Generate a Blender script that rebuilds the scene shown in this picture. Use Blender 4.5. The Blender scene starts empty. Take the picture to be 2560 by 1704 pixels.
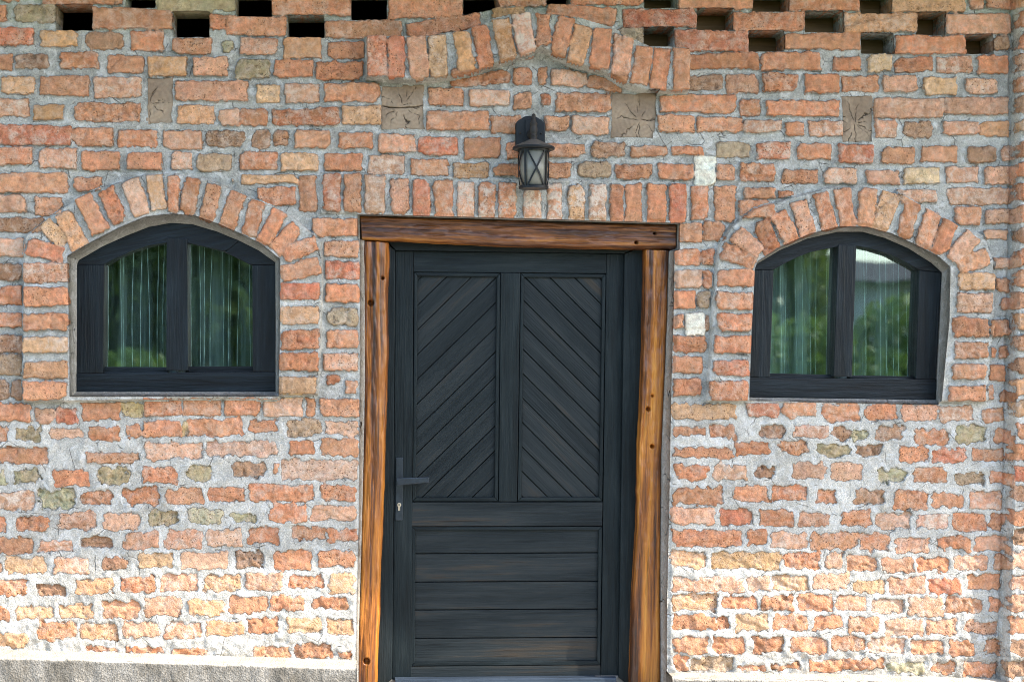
import bpy, bmesh, math, random
import numpy as np
from mathutils import Vector, Matrix
R = math.radians
random.seed(7); RNG = np.random.RandomState(7)
scene = bpy.context.scene
COL = scene.collection
# ------------------------------------------------------------------ camera
F = 3720.0; CX, CY = 1280.0, 852.0; DIST = 6.0; CZ = 1.29
YAW = math.atan(340/F); PITCH = math.atan(-48/F)
cam_d = bpy.data.cameras.new('camera'); cam = bpy.data.objects.new('camera', cam_d); COL.objects.link(cam)
cam_d.sensor_width = 36; cam_d.lens = F/2560*36; cam_d.clip_end = 400; cam_d.clip_start = .05
cam.location = (0, -DIST, CZ)
cam.rotation_euler = (R(90)-PITCH*-1*-1, 0, -YAW)
cam_d.dof.use_dof = True; cam_d.dof.focus_distance = 6.05; cam_d.dof.aperture_fstop = 1.5
scene.camera = cam
# horizon sits 48 px below the picture centre: the camera looks up slightly
cam.rotation_euler = (R(90)+math.atan(48/F), 0, -YAW)
CR = np.array(cam.rotation_euler.to_matrix())
# ------------------------------------------------------------------ world, sun
SUN = Vector((.706, -.300, .640)).normalized()
w = bpy.data.worlds.new('World'); scene.world = w; w.use_nodes = True
nt = w.node_tree; bg = nt.nodes['Background']
sky = nt.nodes.new('ShaderNodeTexSky'); sky.sky_type = 'NISHITA'; sky.sun_disc = False
sky.sun_elevation = math.asin(SUN.z); sky.sun_rotation = math.atan2(SUN.x, SUN.y)
sky.air_density = 1.0; sky.dust_density = 1.5; sky.ozone_density = 1.0
nt.links.new(sky.outputs[0], bg.inputs[0]); bg.inputs[1].default_value = .15
sl = bpy.data.lights.new('sun', 'SUN'); sl.energy = 1.95; sl.angle = R(.6); sl.color = (1, .92, .80)
so = bpy.data.objects.new('sun', sl); COL.objects.link(so); so.rotation_euler = SUN.to_track_quat('Z', 'Y').to_euler()
so.location = (6, -6, 8)
scene.view_settings.view_transform = 'Standard'; scene.view_settings.look = 'None'
scene.view_settings.exposure = 1.9; scene.view_settings.gamma = 1
scene.render.engine = 'CYCLES'
scene.cycles.use_denoising = True; scene.cycles.denoising_prefilter = 'NONE'; scene.cycles.filter_width = 1.0; scene.cycles.sample_clamp_indirect = 4
scene.cycles.max_bounces = 6; scene.cycles.transparent_max_bounces = 12
scene.cycles.caustics_reflective = False; scene.cycles.caustics_refractive = False

# ------------------------------------------------------------------ picture plane -> point on the plane Y = y
def P(px, py, y=0.0):
    px = np.asarray(px, float); py = np.asarray(py, float)
    d = np.stack([(px-CX)/F, -(py-CY)/F, -np.ones_like(px)], -1) @ CR.T
    t = (DIST + np.asarray(y, float))/d[..., 1]
    return np.stack([d[..., 0]*t, np.zeros_like(t)+y, CZ+d[..., 2]*t], -1)
TO = {'TL': (0, 0), 'TM': (850, 0), 'TR': (1700, 0), 'ML': (0, 566), 'MM': (850, 566), 'MR': (1700, 566),
      'BL': (0, 1132), 'BM': (850, 1132), 'BR': (1700, 1132)}
TS = 2.7395
def N(tile, x, y):
    o = TO[tile]; return (o[0]+x/TS, o[1]+y/TS)
def NP(tile, s):
    v = [float(a) for a in s.replace(';', ' ').replace(',', ' ').split()]
    return [N(tile, v[i], v[i+1]) for i in range(0, len(v), 2)]

# ------------------------------------------------------------------ numpy noise
_L = [np.random.RandomState(100+i).rand(256, 256).astype(np.float32) for i in range(8)]
def vnoise(x, y, sc, seed=0):
    x = np.asarray(x)/sc+seed*17.3; y = np.asarray(y)/sc+seed*9.7
    xi = np.floor(x).astype(int); yi = np.floor(y).astype(int)
    fx = x-xi; fy = y-yi; fx = fx*fx*(3-2*fx); fy = fy*fy*(3-2*fy)
    L = _L[seed % 8]; a = L[yi & 255, xi & 255]; b = L[yi & 255, (xi+1) & 255]
    c = L[(yi+1) & 255, xi & 255]; d = L[(yi+1) & 255, (xi+1) & 255]
    return (a*(1-fx)+b*fx)*(1-fy)+(c*(1-fx)+d*fx)*fy-.5
def fbm(x, y, sc, o=4, seed=0, g=.5):
    r = 0; a = 1.0
    for k in range(o):
        r = r+a*vnoise(x, y, sc/2**k, seed+k); a *= g
    return r
def sstep(a, b, x):
    t = np.clip((x-a)/(b-a), 0, 1); return t*t*(3-2*t)

# ------------------------------------------------------------------ the bricks, one line per course: x0,y0,x1,y1,colour
BR_ = {}
BR_['TL'] = """-20,-45,125,12,o;295,-45,838,33,o;1068,-45,1610,80,g;1865,-50,2405,105,o;-20,40,50,150,o;105,38,383,155,g;636,55,1178,200,o;1436,105,1548,206,d;1553,110,1963,245,o;2225,145,2752,262,o
-20,195,230,310,r;278,210,535,322,y;590,225,838,340,b;895,212,1118,345,o;1187,262,1445,372,o;1520,285,1600,355,g;1648,258,1900,372,p;1942,255,2198,398,t;2243,288,2500,400,o
-20,370,85,480,o;108,375,335,470,b;420,358,672,472,d;735,382,985,498,o;1018,390,1280,525,y;1330,395,1558,518,p;1607,408,1845,540,g;1882,412,2140,530,o;2165,425,2490,545,d
10,525,240,640,t;272,520,610,655,o;642,530,972,665,p;1205,555,1695,690,p;1760,580,1918,698,u;1952,573,2185,703,p;2220,572,2598,700,o
-20,675,198,800,p;228,718,438,822,y;512,705,962,830,d;1215,725,1468,845,t;1498,748,1640,858,p;1648,742,1830,858,d;1865,742,2320,855,d
-20,858,490,995,r;497,878,772,1000,o;808,893,1075,1005,o;1118,893,1380,1022,p;1412,898,1672,1008,b;1722,895,1850,1015,b;1870,892,1972,1000,b;2018,890,2260,1010,o
-20,1010,222,1128,o;272,1018,525,1155,p;560,1040,820,1165,o;870,1048,1110,1162,o;1172,1045,1315,1160,p;1345,1055,1588,1170,n;1640,1042,1898,1160,o;1925,1048,2180,1170,t
-20,1185,468,1322,o;505,1215,702,1310,o;1650,1198,2050,1258,t;1765,1285,2025,1408,o;2050,1205,2168,1448,o;2215,1190,2330,1450,r;1590,1225,1600,1250,u
-20,1335,180,1455,p;238,1352,428,1468,o;-20,1492,315,1590,b;2140,1500,2458,1616,o"""
BR_['TM'] = """330,-45,842,128,o;1072,-45,1410,48,o;1582,-45,2078,34,o;18,728,282,852,t;-10,910,225,1015,o;265,920,518,1040,p;540,940,808,1060,r;850,945,1100,1082,o;1140,970,1240,1085,o;1405,988,1672,1075,o;1718,975,1950,1082,b;1990,1003,2240,1072,o
-103,1050,150,1170,o;195,1063,445,1190,p;485,1090,740,1200,o;775,1115,1020,1220,y;1060,1128,1230,1212,d;1410,1118,1580,1225,o;1628,1108,1855,1215,n;1890,1130,2135,1228,d;2178,1125,2415,1228,o
28,1192,145,1455,o;172,1210,305,1465,p;350,1228,475,1470,p;500,1235,618,1490,r;645,1240,775,1490,o;805,1248,920,1490,p;950,1252,1062,1500,o;1085,1258,1200,1500,o;1255,1290,1375,1500,p;1418,1262,1520,1510,p;1562,1268,1668,1510,t;1703,1268,1820,1530,p;1845,1270,1935,1520,o;1950,1262,2065,1520,o;2098,1265,2225,1525,o;2250,1260,2365,1530,r
1900,192,2078,300,n;1185,462,1315,582,o;1362,465,1420,590,d;606,605,845,722,o;885,615,1162,728,p;1190,632,1310,748,o;1380,645,1442,722,d;1478,638,1855,768,o;592,762,1022,892,o;1032,790,1240,915,o;1400,795,1568,900,o;1590,800,1842,925,p"""
BR_['TR'] = """-15,-45,495,58,o;750,-45,1230,75,o;1450,-45,1950,85,t;1975,-45,2075,62,o;2095,-45,2290,60,o;-388,65,112,188,r;365,82,855,210,o;1120,85,1615,225,t;1820,95,2270,235,p;-40,210,468,350,r;715,225,1238,338,o;1470,248,1950,370,o;2150,240,2260,345,b
50,362,540,472,d;555,362,960,480,o;1050,388,1240,482,o;1285,375,1455,490,u;1482,390,1732,492,d;1760,390,2000,500,p;2038,382,2250,505,o
55,515,295,618,b;318,512,540,640,p;570,505,808,630,d;852,508,1090,635,o;1112,522,1355,630,d;1388,520,1620,632,p;1662,535,1892,652,u;1950,540,2175,645,p
-135,648,382,770,o;405,682,552,795,o;590,692,1092,798,o;1328,675,1808,805,p;1815,670,2245,785,p
-153,788,100,905,o;118,802,425,905,o;440,828,695,908,p;720,838,845,925,o;878,832,1112,935,p;1335,825,1480,940,p;1535,832,1730,942,b;1805,832,2045,925,p;2060,832,2255,935,t
-55,1005,155,1065,o;245,975,475,1078,n;525,978,755,1088,r;805,985,1032,1095,o;1085,992,1325,1118,r;1382,1008,1605,1120,o;1655,1005,1895,1112,o;1965,1010,2165,1110,b;2195,995,2280,1100,p
95,1070,245,1270,W;248,1125,375,1232,o;415,1118,645,1245,d;703,1165,945,1255,d;985,1150,1210,1258,p;1275,1170,1500,1262,p;1535,1150,1775,1258,u;1825,1140,2045,1250,p;2085,1138,2280,1262,p
75,1275,190,1508,o;235,1275,378,1520,o;435,1285,650,1360,o;400,1370,635,1495,o;675,1310,775,1352,o;1480,1300,1755,1390,p;1835,1288,2275,1400,p;1880,1420,2055,1540,o;2090,1430,2300,1530,p"""
BR_['ML'] = """-20,80,185,208,p;-20,255,160,368,b;-20,408,152,528,o;-20,590,165,692,o;-20,745,165,862,b;-20,872,168,1010,n;-20,1045,65,1180,b;80,1055,162,1185,b
-20,1210,220,1335,o;245,1240,378,1340,p;385,1238,545,1350,r;560,1190,825,1325,o;828,1195,985,1295,Y;985,1175,1250,1295,o;1256,1175,1515,1295,o;1540,1175,1785,1290,o;1805,1172,2070,1298,p;2098,1172,2158,1298,o;2190,1180,2456,1300,o
-20,1375,48,1475,o;98,1370,302,1475,g;350,1380,578,1450,p;615,1372,820,1468,d;872,1350,958,1455,o;972,1328,1240,1445,o;1243,1328,1306,1440,Y;1275,1318,1665,1440,o;1703,1320,1898,1410,o;1960,1318,2215,1440,n;2225,1335,2450,1435,p
-20,1512,330,1622,o;590,1545,955,1622,o;1000,1475,1395,1595,p;1420,1468,1905,1575,q;1982,1465,2160,1565,o;2195,1448,2450,1570,o
2215,98,2456,208,o;2232,240,2465,360,r;2232,398,2460,518,o;2245,560,2450,680,n;2238,715,2450,830,o;2215,870,2450,985,p;2235,1020,2325,1080,d;2370,1060,2445,1140,o
172,255,480,388,p;172,420,485,545,o;178,600,480,712,d;172,758,480,862,t;182,925,480,1035,t;172,1060,472,1185,o;1925,390,2190,505,r;1922,550,2188,668,t;1925,712,2185,835,d;1915,865,2182,985,d;1912,1028,2170,1140,t;1930,1142,2085,1168,Y"""
BR_['BL'] = """-20,100,42,205,g;92,108,270,195,g;375,115,612,225,o;683,92,885,210,g;970,88,1228,205,o;1280,80,1445,195,g;1605,62,1815,175,b;1872,82,1905,148,o;1925,50,2450,182,q
-20,262,225,388,p;268,255,515,382,g;555,255,760,352,d;845,240,1095,350,d;1133,238,1395,345,o;1420,228,1680,332,o;1703,212,2148,332,o;2195,222,2440,325,d
-20,430,42,545,o;112,435,345,535,d;400,405,655,520,p;705,408,955,525,p;1020,405,1218,505,g;1295,385,1535,482,G;1585,405,1762,468,g;1855,345,2098,465,o;2128,360,2440,465,p
-20,585,218,688,o;255,590,505,680,p;558,565,765,650,b;845,535,1102,655,p;1140,525,1382,655,p;1418,520,1650,632,p;1700,508,1908,620,o;2000,502,2230,590,o;2236,520,2440,615,d
-20,760,10,850,o;48,710,308,825,t;365,710,622,825,p;705,710,878,798,b;945,685,1190,785,u;1245,670,1558,795,p;1608,662,1800,790,b;1875,665,2130,795,o;2170,668,2430,782,o
-20,872,185,970,d;245,900,448,985,b;520,855,775,965,t;825,850,1065,955,d;1098,830,1352,948,p;1385,835,1650,942,t;1678,815,1928,938,p;1970,832,2218,918,d;2260,830,2420,965,t
-20,1052,65,1150,d;105,1050,350,1135,t;410,1038,645,1130,t;705,1018,950,1130,o;995,982,1248,1115,p;1285,1000,1535,1108,t;1572,985,1835,1090,o;1852,975,2088,1080,o;2130,978,2390,1070,d
270,1160,512,1270,d;540,1160,808,1275,t;850,1160,1085,1250,p;1130,1160,1370,1255,p;1410,1145,1680,1250,t;1700,1130,1915,1230,d;1968,1130,2205,1225,t;2238,1130,2420,1240,t;-20,1230,200,1330,t
590,1320,800,1360,o;860,1320,1130,1368,d;1170,1325,1420,1378,d;1740,1325,1985,1400,o;2020,1300,2275,1400,d;2310,1360,2430,1410,d"""
BR_['MR'] = """-25,-20,150,108,o;163,-30,305,100,d;-30,158,145,265,o;152,158,235,262,d;-35,298,150,415,p;156,300,218,420,d;-45,440,100,562,o;115,445,208,560,n;-45,605,25,695,o;35,595,168,745,W;170,610,205,715,b;-50,748,175,858,d;-50,888,155,1000,o;-50,1040,150,1155,o;-50,1215,372,1322,t;-50,1370,175,1430,o;205,1368,380,1445,d;-55,1510,370,1585,o;378,1475,612,1560,d;680,1468,868,1560,d;935,1490,1175,1567,g;1205,1490,1385,1565,b;1500,1505,1700,1610,o;1725,1520,1962,1615,r;2000,1515,2225,1605,o
445,1198,680,1298,r;708,1198,938,1305,o;975,1208,1222,1330,o;1265,1212,1480,1325,o;1520,1218,1760,1328,p;1778,1222,2005,1335,p;2052,1238,2235,1340,o
548,1360,722,1445,b;778,1352,1018,1445,q;1042,1370,1170,1460,b;1174,1395,1288,1465,g;1335,1375,1538,1465,b;1600,1390,1838,1492,o;1888,1362,2088,1478,g;2150,1382,2252,1478,o
2065,25,2240,85,p;2150,215,2290,285,p;2155,350,2262,450,o;2200,492,2295,570,o;2105,640,2260,750,o;2105,828,2165,900,o;2185,815,2252,900,o;2108,950,2235,1055,o;2090,1085,2140,1180,o;2190,1115,2258,1200,d
1885,320,2128,432,t;1878,460,2115,590,p;1855,628,2095,752,d;1860,790,2090,900,o;1845,940,2080,1042,o;1818,1090,2068,1192,o;245,298,503,412,o;242,452,490,565,o;245,598,478,715,o;220,752,476,865,o;215,918,463,1022,r;188,1060,450,1190,d"""
BR_['BR'] = """-55,75,185,185,d;225,75,458,185,p;525,90,642,168,b;768,65,998,170,p;1030,65,1250,180,p;1362,105,1535,190,g;1590,95,1828,200,o;1880,128,2080,215,n;2118,128,2255,212,o
-60,232,298,345,d;368,222,598,335,o;632,225,872,335,o;942,255,1065,345,d;1200,258,1390,350,b;1465,258,1690,385,o;1725,275,1945,372,o;1982,258,2205,382,p
-60,378,240,485,p;275,380,492,488,r;538,390,768,505,o;808,405,1025,495,p;1100,390,1312,505,o;1345,415,1578,520,q;1610,420,1845,515,Q;1870,408,2090,528,o;2115,412,2220,528,o
-60,520,425,638,o;460,522,600,635,o;625,540,865,650,p;892,540,1215,662,o;1230,550,1445,675,o;1485,575,1705,675,p;1755,568,1982,665,d;2015,570,2225,665,p
-60,675,175,780,t;210,675,688,800,y;720,680,955,785,o;992,682,1115,798,p;1145,700,1352,805,o;1382,712,1600,812,p;1615,715,1838,808,o;1878,702,2110,805,p;2145,692,2225,798,o
-50,850,440,950,p;460,840,610,945,p;635,840,885,942,t;915,830,1150,935,p;1175,868,1400,952,t;1432,850,1680,962,p;1700,865,1920,960,r;1970,835,2190,935,o
-50,970,248,1080,t;290,980,525,1070,o;552,970,780,1080,d;810,960,1040,1080,o;1065,972,1278,1080,p;1312,990,1535,1090,p;1560,985,1798,1110,p;1818,988,2058,1095,o;2100,980,2200,1085,o
-50,1105,246,1210,d;252,1108,340,1198,d;380,1102,608,1220,t;642,1105,872,1215,o;908,1105,1112,1205,o;1155,1110,1372,1225,o;1400,1130,1650,1250,p;1680,1135,1900,1242,p;1940,1145,2175,1240,p
-50,1258,190,1368,o;218,1258,445,1370,o;498,1265,705,1368,d;758,1255,1000,1370,o;1035,1248,1255,1350,o;1290,1260,1530,1370,p;1575,1282,1800,1380,o;1835,1285,2025,1388,o;2080,1265,2190,1382,o
-50,1385,55,1485,d;80,1395,370,1490,n;390,1435,580,1485,d;620,1440,810,1480,d;878,1415,1115,1495,o;1120,1405,1395,1480,d;1418,1430,1680,1500,G;1720,1430,1880,1500,o;1940,1425,2180,1520,o"""
# slanted bricks: inner end, outer end, width, colour
VO_ = {}
VO_['TM'] = """255,545,252,278,128,r;388,552,385,285,105,r;545,562,520,288,118,p;675,552,655,278,112,t;865,517,820,255,108,y;1000,480,945,215,98,d;1145,442,1085,168,110,y;1270,408,1220,135,112,Q;1372,345,1370,135,85,d;1470,412,1530,155,100,o;1590,468,1645,212,112,t;1755,498,1775,232,120,o;1895,548,1925,278,120,p;2025,602,2060,350,110,o;2155,632,2180,368,108,o;2310,628,2310,365,100,o
470,222,960,140,100,o;1045,100,1255,90,75,y;1420,75,1885,120,105,o;760,552,1155,520,80,d;1450,530,1690,548,100,p;1700,552,1935,592,80,d"""
VO_['TL'] = """560,1690,440,1465,112,t;700,1590,580,1350,115,o;838,1522,735,1310,95,d;985,1475,905,1245,110,p;1100,1442,1065,1205,100,t;1195,1457,1200,1208,66,o;1285,1472,1330,1232,92,d;1415,1517,1475,1280,98,o;1560,1562,1640,1325,105,o;1710,1612,1765,1385,100,d;1800,1672,1925,1455,98,o"""
VO_['ML'] = """440,200,205,140,100,r;455,115,312,-22,95,t;1885,172,2040,8,98,o;1945,205,2170,120,98,o;1935,330,2190,270,105,o"""
VO_['MR'] = """500,245,285,170,105,o;535,190,365,50,112,p;620,172,530,-32,105,d;765,132,655,-85,108,o;870,92,800,-160,105,p;1745,187,1830,-28,104,o;1845,237,1985,60,108,p;1885,272,2085,205,104,o"""
VO_['TR'] = """1020,1595,950,1330,95,o;1135,1557,1095,1302,104,o;1250,1550,1275,1305,108,o;1345,1575,1435,1330,114,t;1505,1628,1580,1382,94,d;1640,1692,1725,1450,108,o"""
CLR = dict(o=(.53, .225, .125), p=(.57, .31, .215), r=(.52, .165, .095), d=(.44, .17, .085), b=(.30, .16, .10), y=(.53, .29, .14),
           t=(.58, .33, .19), u=(.60, .42, .26), n=(.36, .27, .19), g=(.33, .31, .20), G=(.44, .42, .30), W=(.78, .77, .72), Y=(.55, .43, .21),
           Q=(.62, .40, .34), q=(.50, .29, .22))
bricks = []   # cx, cy, hw, hh, angle, colour
for t, s in BR_.items():
    for it in s.replace('\n', ';').split(';'):
        a = it.split(',')
        x0, y0 = N(t, float(a[0]), float(a[1])); x1, y1 = N(t, float(a[2]), float(a[3]))
        bricks.append([(x0+x1)/2, (y0+y1)/2, abs(x1-x0)/2, abs(y1-y0)/2, 0., a[4]])
for t, s in VO_.items():
    for it in s.replace('\n', ';').split(';'):
        a = it.split(',')
        x0, y0 = N(t, float(a[0]), float(a[1])); x1, y1 = N(t, float(a[2]), float(a[3]))
        L = math.hypot(x1-x0, y1-y0)
        bricks.append([(x0+x1)/2, (y0+y1)/2, L/2+1.5, float(a[4])/TS/2+1.6, math.atan2(y1-y0, x1-x0), a[5]])
def pick(): return random.choice('ooooppttdrb')
def edge_x(y): return np.interp(y, [0, 600, 1350, 1704], [2536, 2533, 2513, 2501])
for k in range(-13, 40):                      # courses outside the picture and on the pilaster
    y = k*53.5+3; j = k % 2
    xs = -30-j*47
    if y < 1850:
        while xs > -1050:
            w_ = random.choice([95, 60, 95]); bricks.append([xs-w_/2, y+random.uniform(-3, 3), w_/2-5, 19, 0, pick()]); xs -= w_+4
        ex = float(edge_x(max(0, y)))-3; xe = ex
        first = True
        while xe < 3650:
            w_ = (60 if j else 98) if first else random.choice([98, 62]); first = False
            bricks.append([xe+w_/2, y+random.uniform(-2, 2), w_/2-3, 20, 0, pick()]); xe += w_+6
    if y < -45:
        xs = -20-j*47
        while xs < 2500:
            w_ = 98; bricks.append([xs+w_/2, y, w_/2-4, 20, 0, pick()]); xs += w_+8
# ------------------------------------------------------------------ openings in the wall (picture coordinates)
RE = {  # outer edge at the face, inner edge at the frame
 'left': (NP('ML', '490,1162 487,700 475,262 472,205 640,108 820,15 1000,-62 1190,-83 1340,-70 1500,-15 1660,55 1790,120 1922,225 1923,700 1912,1162'),
          NP('ML', '524,1131 527,700 528,262 540,232 700,140 860,68 1020,5 1170,-22 1320,-12 1480,35 1640,100 1770,165 1885,247 1888,700 1886,1131')),
 'right': (NP('MR', '462,1192 480,700 502,290 520,240 680,138 880,52 1080,2 1260,5 1430,50 1600,128 1760,212 1835,282 1828,640 1772,1222'),
           NP('MR', '469,1168 488,700 508,300 518,262 680,165 870,85 1080,38 1250,38 1400,80 1560,150 1720,250 1793,315 1780,640 1752,1186')),
 'door': (NP('MM', '108,3250 112,2850 130,2000 136,1100 138,500 136,92 120,80 120,-84 1200,-56 2328,-22 2328,160 2292,170 2286,600 2270,1100 2263,1567 2242,2550 2240,3250'),
          NP('MM', '124,3250 128,2850 152,2000 172,1100 170,500 168,100 138,88 136,-74 1200,-44 2306,-12 2302,154 2256,168 2240,700 2218,1200 2204,1567 2196,2400 2196,3250')),
}
def rect(t, a, b, c, d): return [N(t, a, d), N(t, a, b), N(t, c, b), N(t, c, d)]
HOLES = [rect('TL', 383, 33, 636, 207), rect('TL', 862, -50, 1064, 57), rect('TL', 1182, 78, 1436, 256), rect('TL', 1614, -50, 1862, 118), rect('TL', 1966, 106, 2222, 260),
         rect('TM', 76, -50, 323, 138), NP('TM', '844,104 844,-50 1072,-50 1085,25 1100,50 1040,68 930,90'), rect('TM', 1413, -50, 1578, 34), rect('TM', 2084, -50, 2312, 56), rect('TM', 2082, 186, 2288, 330),
         rect('TR', 496, -50, 749, 82), rect('TR', 116, 58, 364, 210), rect('TR', 857, 75, 1118, 222), rect('TR', 1234, -50, 1449, 100), rect('TR', 1620, 86, 1816, 244),
         rect('TR', 470, 212, 715, 354), rect('TR', 1240, 226, 1469, 370), rect('TR', 1954, 236, 2148, 370)]
BEAM = [rect('TL', 1008, 530, 1178, 848), rect('TM', 288, 590, 576, 884), rect('TM', 1862, 640, 2160, 938), rect('TR', 1115, 652, 1315, 966)]
# ------------------------------------------------------------------ the wall as a relief
def axis(a, b, c, d, fine, coarse):
    l = list(np.arange(a, b, coarse))+list(np.arange(b, c, fine))+list(np.arange(c, d+coarse, coarse))
    return np.array(l)
XS = axis(-1000, -24, 2584, 3600, 2.9, 7.0); YS = axis(-600, -24, 1728, 1980, 2.9, 7.0)
GX, GY = np.meshgrid(XS, YS)
def inpoly(px, py, poly):
    r = np.zeros(px.shape, bool); n = len(poly)
    for i in range(n):
        x0, y0 = poly[i]; x1, y1 = poly[(i+1) % n]
        if y0 == y1: continue
        c = ((y0 > py) != (y1 > py)) & (px < (x1-x0)*(py-y0)/(y1-y0)+x0); r ^= c
    return r
def nearest(px, py, poly):
    best = np.full(px.shape, 1e9); bi = np.zeros(px.shape, int); bt = np.zeros(px.shape)
    n = len(poly)
    for i in range(n):
        x0, y0 = poly[i]; x1, y1 = poly[(i+1) % n]; dx, dy = x1-x0, y1-y0
        t = np.clip(((px-x0)*dx+(py-y0)*dy)/(dx*dx+dy*dy+1e-9), 0, 1)
        d = np.hypot(px-(x0+t*dx), py-(y0+t*dy)); m = d < best
        best[m] = d[m]; bi[m] = i; bt[m] = t[m]
    return best, bi, bt
def along(poly, bi, bt):
    p = np.array(poly); q = np.roll(p, -1, 0); return p[bi]*(1-bt[:, None])+q[bi]*bt[:, None]
wx = fbm(GX, GY, 46, 3, 1)*4.0+fbm(GX, GY, 12, 2, 3)*2.0
wy = fbm(GX, GY, 52, 3, 2)*4.0+fbm(GX, GY, 12, 2, 4)*2.0
rag = fbm(GX, GY, 14, 2, 5); rag2 = vnoise(GX, GY, 6.5, 3)
low = sstep(900, 1150, GY+60*fbm(GX, GY, 400, 2, 6))          # the rendered-over lower half
SD = np.full(GX.shape, 40.); BC = np.zeros(GX.shape+(4,)); BC[..., :3] = CLR['o']
HB = np.zeros(GX.shape); RB = np.zeros(GX.shape)
rough = dict(d=1.5, b=1.8, n=1.8, g=2.0, G=1.4, Y=1.2, W=.3)
for cx, cy, hw, hh, an, c in bricks:
    r_ = math.hypot(hw, hh)+9
    i0, i1 = np.searchsorted(YS, [cy-r_, cy+r_]); j0, j1 = np.searchsorted(XS, [cx-r_, cx+r_])
    if i1 <= i0 or j1 <= j0: continue
    s = np.s_[i0:i1, j0:j1]
    lowb = 1 if cy > 1020 else 0
    rf = rough.get(c, 1.0)
    amp = (.75+.55*lowb)*(1.3 if c in 'bdgnY' else 1)
    x = GX[s]+wx[s]*amp-cx; y = GY[s]+wy[s]*amp-cy
    an2 = an+random.uniform(-.012, .012)
    u = x*math.cos(an2)+y*math.sin(an2); v = -x*math.sin(an2)+y*math.cos(an2)
    cr = (random.uniform(1.5, 5) if not lowb else random.uniform(3, 7)) if c not in 'bgnGY' else random.uniform(6, 12)
    tap = random.uniform(-.045, .045)
    hhv = hh*(1+tap*u/max(hw, 1))
    qx = np.abs(u)-(hw-cr); qy = np.abs(v)-(hhv-cr)
    sd = np.hypot(np.maximum(qx, 0), np.maximum(qy, 0))+np.minimum(np.maximum(qx, qy), 0)-cr
    for _ in range(2):
        if random.random() < (.32 if c not in 'bgnY' else .7):       # a knocked-off corner
            sx, sy = random.choice([(-1, -1), (1, -1), (1, 1), (-1, 1)]); th = random.uniform(.5, 1.1)
            nx, ny = sx*math.cos(th), sy*math.sin(th); ext = hw*abs(nx)+hh*abs(ny)
            sd = np.maximum(sd, u*nx+v*ny-ext+random.uniform(3, 9))
    sd = sd+rag[s]*(3.6+6.1*lowb*(random.random()+.25))*rf**.5+rag2[s]*(3.2+1.5*lowb)
    sd = sd+(random.uniform(-.8, 1.4) if lowb else -.8)
    m = sd < SD[s]
    base = (np.array(CLR[c])*np.array([1.15, 1.11, 1.0])+.025)*(random.uniform(.78, 1.13) if random.random() < .6 else random.uniform(.95, 1.16)); hue = random.uniform(-.09, .07)
    base = base*np.array([1+hue*.3, 1-hue, 1-hue*1.5])
    bcn = np.empty(m.shape+(4,)); bcn[..., :3] = base; bcn[..., 3] = {'p': .55, 'r': .45, 'Q': .9, 't': .4, 'u': .4, 'q': .6}.get(c, .30)*random.uniform(.4, 1.7)
    if cx > 1150 and cx < 1500 and 430 < cy < 560: bcn[..., 3] += .9
    sh = fbm(u+random.uniform(0, 900), v+random.uniform(0, 900), 30, 3, 2)
    bcn[..., :3] *= (1+.28*sh)[..., None]
    dome = -np.clip(1+sd/(5.5 if not lowb else 5.), 0, 1)**1.6*(.0032 if not lowb else .0022)
    lift = random.uniform(.006, .017) if not lowb else random.uniform(-.001, .009)
    if c in 'bgn': lift -= .004
    if c in 'YW' : lift -= .002
    hb = lift+dome+(u/40)*random.uniform(-.0022, .0022)+(v/20)*random.uniform(-.0015, .0015)
    rfx = rf*random.uniform(.5, 1.5)
    hb = hb+fbm(GX[s]+cx, GY[s], 20, 3, 4)*.0050*rfx+np.minimum(0, fbm(GX[s], GY[s]+cx, 9, 2, 1)+.14)*.012*rfx
    if random.random() < .5:                                       # a split face: part of it a step lower
        th = random.uniform(0, 6.28); q = u*math.cos(th)+v*math.sin(th)*2+sh*16-random.uniform(4, 18)
        hb = hb-sstep(-1.5, 1.5, q)*random.uniform(.003, .007)
    SD[s] = np.where(m, sd, SD[s]); BC[s] = np.where(m[..., None], bcn, BC[s]); HB[s] = np.where(m, hb, HB[s]); RB[s] = np.where(m, min(1, random.random()**1.3*rf**.5), RB[s])
# mortar
HM = fbm(GX, GY, 60, 3, 3)*.005+fbm(GX, GY, 11, 2, 6)*.0035+.003*low
smear = np.maximum(0, fbm(GX, GY, 26, 2, 7)-.05)*.012; HM = HM+smear
HM = HM-.006*(1-low)
T = sstep(1.8, -1.5, SD)
H = HM*(1-T)+HB*T
gn = np.clip(fbm(GX, GY, 40, 2, 0)*3.4+.30, 0, 1)*(1-.78*low)
H = H-.0045*np.exp(-(SD/2.4)**2)*gn
bot = sstep(1560, 1640, GY)
H = H+bot*fbm(GX, GY, 18, 3, 2)*.012
# proud arches, lintel course and pilaster
ARC = {'left': NP('ML', '165,1195 168,600 172,150 185,70 320,-40 480,-155 700,-262 1000,-352 1200,-362 1420,-318 1560,-268 1760,-178 1990,-75 2130,40 2200,110 2212,250 2205,600 2180,1150 1912,1150 1905,1180 1200,1180 480,1195'),
       'right': NP('MR', '178,1195 208,700 236,300 262,135 340,0 500,-118 760,-196 1040,-268 1270,-268 1480,-222 1700,-105 1880,-5 2060,55 2135,240 2138,600 2085,1198 1772,1198 1200,1190 462,1192'),
       'brow': NP('TM', '182,268 590,272 860,228 1040,150 1180,120 1370,115 1600,140 1850,212 2090,335 2375,352 2375,640 2110,645 1960,610 1800,520 1550,445 1380,360 1350,360 1200,418 1060,460 900,520 620,570 450,570 182,552'),
       'lintel': NP('TL', '2195,1175 3500,1225 4600,1245 4700,1270 4725,1535 4640,1535 2452,1478 2440,1460 2195,1465')}
PRO = dict(left=.038, right=.032, brow=.085, lintel=.012)
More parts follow.
